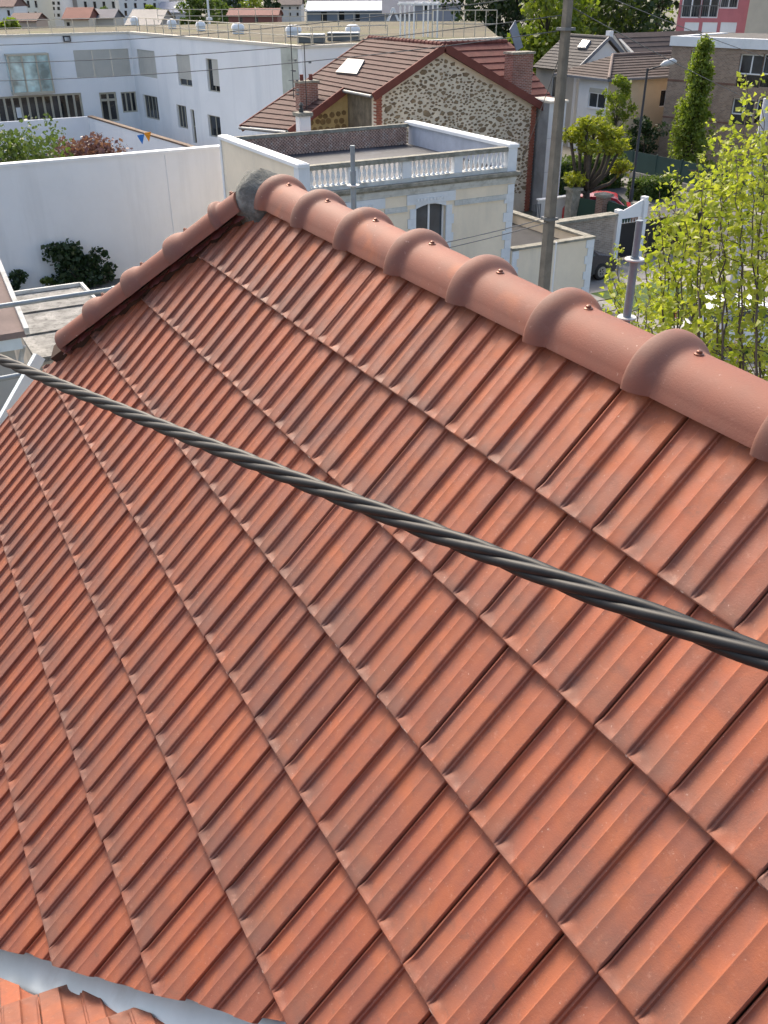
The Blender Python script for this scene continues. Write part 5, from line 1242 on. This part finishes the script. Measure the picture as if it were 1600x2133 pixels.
tree('slim_poplar', 'tall slim bright green tree before the brown brick block', (at_z(1425, 372, 0).x, at_z(1425, 372, 0).y, 0), 8.0, 1.9, M_LF_POP, M_BARK, rg, 270, 46, .20, .10, .03, crs=(.08, .22), flat=2.0, cone=True)
q = at_z(1425, 372, 0)
b_ = at_z(1290, 330, 0); tree('light_tree', 'light green young tree before the white house', (-45.5, 40.9, 0), 5.7, 1.45, M_LF_FRESH, M_BARK, rg, 70, 46, .19, .07, .22, crs=(.14, .28), flat=1.4)
def hedge(label, x0, x1, y0, y1, h, m, name='hedge'):
    t = thing(name, label, 'hedge', ((x0 + x1) / 2, (y0 + y1) / 2, 0)); L = Leaves(); n_ = int(500 * (abs(x1 - x0) + abs(y1 - y0)) * h ** .5)
    for _ in range(n_):
        f = rg.random(); x, y, z = rg.uniform(x0, x1), rg.uniform(y0, y1), rg.uniform(.05, h)
        k = rg.choice('tfs')
        if k == 't': z = h + rg.gauss(0, .06)
        elif k == 'f': x = max(x0, x1) + rg.gauss(0, .05)
        else: y = y0 + rg.gauss(0, .05)
        L.tuft(Vector((x, y, z)), .2 * rg.uniform(.6, 1.2), rg)
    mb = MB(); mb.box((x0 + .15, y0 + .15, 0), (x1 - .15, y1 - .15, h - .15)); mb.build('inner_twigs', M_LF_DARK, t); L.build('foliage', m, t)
hp = at_z(1195, 402, 0); hedge('clipped green hedge behind the pollarded tree', -41.8, -40.4, 30.2, 37.5, 1.75, M_LF_MID)
hedge('rounded olive shrubs by the foot of the street lamp', -38.0, -36.8, 35.6, 38.4, 1.0, M_LF_MID, 'low_hedge')
tree('dark_yard_tree', 'dark green shrub tree in the corner by the beige wall', (-46.2, 44.2, 0), 2.9, 1.5, M_LF_DARK, M_BARK, rg, 18, 90, .24, .08, .1)
for i, (x_, y_, D, h, r_, m, lb) in enumerate((
    (985, 30, 118, 17, 6.5, M_LF_DARK, 'dark pine like tree behind the school roof railing, left of the group'),
    (1075, 40, 112, 15, 6.0, M_LF_DARK, 'dark evergreen behind the red roof and its hatch'),
    (1140, 40, 92, 13, 5.0, M_LF_FRESH, 'bright green tree behind the grey tile roof, by the pole'),
    (1215, 30, 100, 15, 6.0, M_LF_MID, 'mid green tree above the skylight of the grey roof'),
    (1300, 20, 105, 16, 6.5, M_LF_FRESH, 'light green tall tree above the white gable'),
    (1370, 30, 98, 15, 5.5, M_LF_DARK, 'dark green tree left of the pink block'),
    (1250, 15, 125, 18, 6.0, M_LF_DARK, 'tall dark tree in the second row behind the light tree'))):
    p = at_d(x_, y_, D); tree('background_tree', lb, (p.x, p.y, 0), h, r_, m, M_BARK, rg, 40, 130, .62, .3, .12, 'trees behind the houses')
# the leafy young tree just beyond the ridge
yt = thing('leafy_sapling', 'yellow green leafy tree just beyond the ridge at the right', 'tree', at_z(1500, 900, 0)); L = Leaves(); mb = MB()
tips = [(1252, 640, 9.5), (1275, 560, 9.0), (1284, 520, 10), (1300, 590, 9), (1322, 560, 9.2), (1342, 480, 9.8), (1350, 600, 8.6), (1370, 420, 9.5), (1377, 400, 9.0), (1392, 450, 10.2), (1400, 380, 8.8), (1412, 350, 9.4), (1424, 430, 8.7), (1437, 400, 9.8), (1452, 330, 9.2), (1462, 380, 8.6), (1470, 300, 9.6), (1484, 340, 9.0), (1497, 250, 10), (1508, 300, 8.8), (1520, 260, 9.3), (1533, 330, 8.5), (1548, 280, 9.9), (1556, 150, 9.4), (1566, 300, 8.7), (1578, 250, 9.3), (1590, 200, 8.9), (1600, 280, 9.7), (1615, 230, 9.0), (1630, 300, 8.7), (1660, 250, 9.2), (1690, 330, 9)]
crown_c = at_z(1500, 900, 0)
for (tx, ty, D) in tips:
    bx_ = tx + (tx - 1480) * -.06 + rg.uniform(-15, 25); tip = at_d(tx, ty, D); bot = at_d(bx_, 905 + rg.uniform(-40, 60), D + rg.uniform(-.5, .4))
    n_ = 14; path = [bot.lerp(tip, i / n_) + Vector((rg.gauss(0, .02), rg.gauss(0, .02), 0)) for i in range(n_ + 1)]
    mb.tube(path, [.014 - .011 * i / n_ for i in range(n_ + 1)], 5, False)
    length = (tip - bot).length
    for k in range(int(length * 36)):
        f = rg.random() ** .85; c = bot.lerp(tip, f); spread = .05 + .30 * (1 - f) * rg.random()
        e = c + Vector((rg.gauss(0, 1), rg.gauss(0, 1), rg.gauss(.1, .6))) * spread
        for _ in range(rg.choice((1, 2, 3))): L.leaf(e + Vector((rg.gauss(0, .03), rg.gauss(0, .03), rg.gauss(0, .03))), rg.uniform(.050, .098) * (1.0 if f < .9 else .75), rg, .5)
        if k % 5 == 0: mb.tube([c, e], [.006, .003], 3, False)
trunk_b = at_z(1500, 900, 0)
mb.tube([trunk_b, Vector((trunk_b.x, trunk_b.y, 3.0)), at_d(1500, 900, 9.1)], [.12, .09, .05], 8)
mb.build('branches', mat('sapling_bark', (0.10, 0.075, 0.055), .85), yt, True); L.build('foliage', leafmat('sapling_leaf', (0.17, 0.24, 0.03), (0.31, 0.35, 0.05), (0.42, 0.42, 0.10), .5), yt)

# ------------------------------------------------------------------ the town in the distance
def far_block(label, x0, x1, ytop, D, col, wins=(), roofc=None, deep=12, roof_h=0, name='far_building', wm=None, ybase=None):
    A, B = at_d(x0, 40, D), at_d(x1, 40, D); F = Facade((A.x, A.y), (B.x, B.y)); zt = F.px((x0 + x1) / 2, ytop)[1]
    t = thing(name, label, 'building', (A + B) / 2 * 1 - Vector((0, 0, ((A + B) / 2).z)), 'far town buildings')
    ops = [F.rect(*w_) for w_ in wins]; mb = MB(); F.wall(mb, 0, zt, opens=ops, rev=.25)
    P = [F.pt(0, 0), F.pt(F.L, 0), F.pt(F.L, 0, -deep), F.pt(0, 0, -deep)]
    up = Vector((0, 0, zt))
    mb.poly([P[1], P[2], P[2] + up, P[1] + up]); mb.poly([P[3], P[0], P[0] + up, P[3] + up]); mb.poly([P[2], P[3], P[3] + up, P[2] + up])
    mb.build('wall', mat('far_render', col, .9, var=.06, scale=.2), t)
    for r in ops: window(F, t, r, M_GUT, M_DGLASS, 1, 1, .05, .22)
    mb = MB(); rm = mat('far_roof', roofc or (0.2, 0.2, 0.21), .85, var=.15, scale=.5)
    if roof_h:
        r0, r1 = F.pt(-.3, zt + roof_h, -deep / 2), F.pt(F.L + .3, zt + roof_h, -deep / 2)
        mb.prism([F.pt(-.3, zt - .1, .5), F.pt(F.L + .3, zt - .1, .5), r1, r0], (0, 0, .15)); mb.prism([F.pt(-.3, zt - .1, -deep - .5), F.pt(F.L + .3, zt - .1, -deep - .5), r1, r0], (0, 0, .15)); mb.poly([F.pt(0, zt, 0), F.pt(0, zt, -deep), F.pt(0, zt + roof_h, -deep / 2)]); mb.poly([F.pt(F.L, zt, 0), F.pt(F.L, zt, -deep), F.pt(F.L, zt + roof_h, -deep / 2)])
    else: F.box(mb, -.2, F.L + .2, zt, zt + .3, -deep, .2)
    mb.build('roof', rm, t); return t
def grid(x0, x1, nx, ys, w_, h): return [(x0 + (x1 - x0) * i / max(1, nx - 1) - w_ / 2, y, x0 + (x1 - x0) * i / max(1, nx - 1) + w_ / 2, y + h) for i in range(nx) for y in ys]
far_block('small white house with a brown roof at the far left', -40, 32, 14, 205, (0.66, 0.68, 0.70), [(14, 21, 22, 33), (-8, 21, 0, 33)], (0.16, 0.10, 0.09), 9, 2.0)
far_block('cream apartment block with dark window columns in the far left town', 34, 82, -60, 225, (0.62, 0.62, 0.55), grid(43, 75, 3, (-22, 1, 24), 8, 15))
far_block('white apartment block with small square windows in the far left town', 84, 130, -70, 240, (0.66, 0.67, 0.69), grid(90, 122, 4, (-14, 3, 14, 28), 7, 7))
far_block('grey concrete tower flank between the white blocks', 130, 168, -80, 250, (0.30, 0.29, 0.28))
far_block('long pale block with tall windows behind the school roof', 166, 245, -70, 230, (0.60, 0.59, 0.55), grid(178, 236, 4, (-16, 3), 8, 14))
far_block('white block right of the long pale block', 252, 334, -60, 215, (0.66, 0.66, 0.66), grid(262, 322, 4, (-10, 6, 22), 7, 11))
far_block('low house with a red tile roof behind the school', 132, 184, 40, 175, (0.55, 0.50, 0.42), [(138, 46, 146, 54)], (0.20, 0.075, 0.058), 8, 1.8)
far_block('low house with a slate roof right of the red roof', 190, 236, 38, 180, (0.50, 0.47, 0.42), (), (0.13, 0.13, 0.15), 8, 1.4)
far_block('long brown tiled outbuilding behind the school railing', 20, 74, 44, 175, (0.40, 0.34, 0.30), (), (0.13, 0.08, 0.07), 7, 1.2)
far_block('pale shed with a wide low gable behind the railing', 262, 330, 52, 150, (0.52, 0.49, 0.44), (), (0.30, 0.28, 0.26), 14, 2.0)
far_block('beige tower block in the distance above the round tree', 338, 372, -60, 300, (0.50, 0.46, 0.40), grid(345, 366, 3, (-10, 2), 4, 6))
far_block('low grey roofed sheds left of the round tree', 330, 392, 26, 210, (0.48, 0.48, 0.50), [(340, 30, 346, 38), (360, 30, 366, 38)], (0.22, 0.24, 0.29), 12, 2.0)
far_block('pale blue and white blocks in the far centre', 448, 520, -60, 290, (0.50, 0.54, 0.62), grid(458, 512, 5, (-12, 2, 14), 5, 6))
far_block('long dark red tiled hall behind the school roof', 476, 578, 32, 160, (0.24, 0.10, 0.085), [(498, 36, 506, 46), (530, 36, 538, 46)], (0.17, 0.065, 0.055), 8, .9)
far_block('white rendered gabled houses in the far centre', 580, 628, 10, 230, (0.62, 0.60, 0.58), grid(588, 620, 3, (14, 26), 5, 7), (0.15, 0.12, 0.11), 10, 2.6)
far_block('blue grey mansard house with two white dormers', 640, 800, 22, 150, (0.16, 0.19, 0.23), [(668, 24, 682, 46), (706, 24, 718, 46), (740, 26, 750, 46)], (0.46, 0.50, 0.56), 12, 1.2)
far_block('pale low houses beyond the mansard house', 760, 850, -10, 240, (0.52, 0.44, 0.40), grid(770, 842, 6, (-4, 6), 5, 6), (0.30, 0.20, 0.17), 10, 2.0)
far_block('slate roofed house with a white gable front beyond the railing', 800, 860, 30, 135, (0.30, 0.32, 0.36), [(812, 36, 820, 50)], (0.14, 0.15, 0.18), 10, 3.0)
far_block('blue grey slate roof between the dark trees', 860, 960, 8, 175, (0.26, 0.27, 0.31), [(880, 12, 890, 22), (920, 12, 930, 22)], (0.15, 0.16, 0.19), 10, 2.0)
far_block('tall reddish apartment rows on the horizon, centre', 640, 760, -30, 330, (0.42, 0.33, 0.30), grid(648, 752, 8, (-20, -8), 5, 6))
for (x_, y_, D, h, r_, m, lb) in ((410, 20, 170, 10, 4.2, M_LF_MID, 'round dense green tree behind the school roof'), (458, 20, 185, 8, 3.6, M_LF_MID, 'olive brown tree right of the round tree'), (486, 10, 215, 11, 4.0, M_LF_DARK, 'dark tree above the long red hall'), (520, 14, 240, 11, 4.6, M_LF_FRESH, 'yellowish tree above the long red hall'), (562, 10, 220, 12, 3.6, M_LF_DARK, 'dark conical tree above the end of the red hall'), (14, 50, 130, 6.2, 3.6, M_LF_FRESH, 'bright green tree at the far left behind the school roof'), (320, 18, 190, 7, 3.5, M_LF_FRESH, 'small pale green tree before the white block'), (900, -10, 190, 17, 7, M_LF_DARK, 'dark tree on the horizon right of the slate gable'), (600, -10, 300, 14, 7, M_LF_MID, 'hazy trees on the horizon in the centre'), (222, 30, 195, 6.5, 3.2, M_LF_MID, 'small tree before the long pale block')):
    p = at_d(x_, y_, D); tree('distant_tree', lb, (p.x, p.y, 0), h, r_, m, M_BARK, rg, 26, 90, .7, .25, .15, 'trees in the far town')
# white stair stack, A-frame and mast near the school roof
p = at_d(435, 30, 110); mst = thing('white_mast', 'tall thin white mast behind the school roof', 'mast', (p.x, p.y, 0)); mb = MB(); mb.tube([(p.x, p.y, 0), (p.x, p.y, 16)], [.16, .11], 8); mb.build('shaft', M_WHITE, mst); mb = MB(); mb.box((p.x - .3, p.y - .3, z_over(p, 42)), (p.x + .3, p.y + .3, z_over(p, 36))); mb.build('bracket', M_WHITE, mst)
p = at_d(822, 50, 96); af = thing('white_gable_front', 'pointed white gable front with a small oval window behind the railing', 'building', (p.x, p.y, 0)); F = Facade((at_d(800, 50, 96).x, at_d(800, 50, 96).y), (at_d(838, 50, 96).x, at_d(838, 50, 96).y)); zt_ = F.px(815, 16)[1]; zb_ = F.px(815, 68)[1]
mb = MB(); mb.prism([F.pt(0, 0), F.pt(F.L, 0), F.pt(F.L, zb_), F.pt(F.L / 2, zt_ - .35), F.pt(0, zb_)], -F.N * 2.5); mb.build('wall', mat('slate_blue', (0.25, 0.27, 0.31), .8), af)
mb = MB(); mb.bar(F.pt(-.15, zb_, .1), F.pt(F.L / 2, zt_, .1), .25, .22); mb.bar(F.pt(F.L + .15, zb_, .103), F.pt(F.L / 2, zt_, .103), .25, .22); mb.build('barge_board', M_UPVC, af)
mb = MB(); cc_ = F.pt(F.L / 2, zb_ + .55, .02); mb.lathe(cc_, [(.42, 0), (.42, .06), (.28, .07), (.28, .02), (.01, .02)], 16, F.N); mb.build('oval_window', M_UPVC, af)
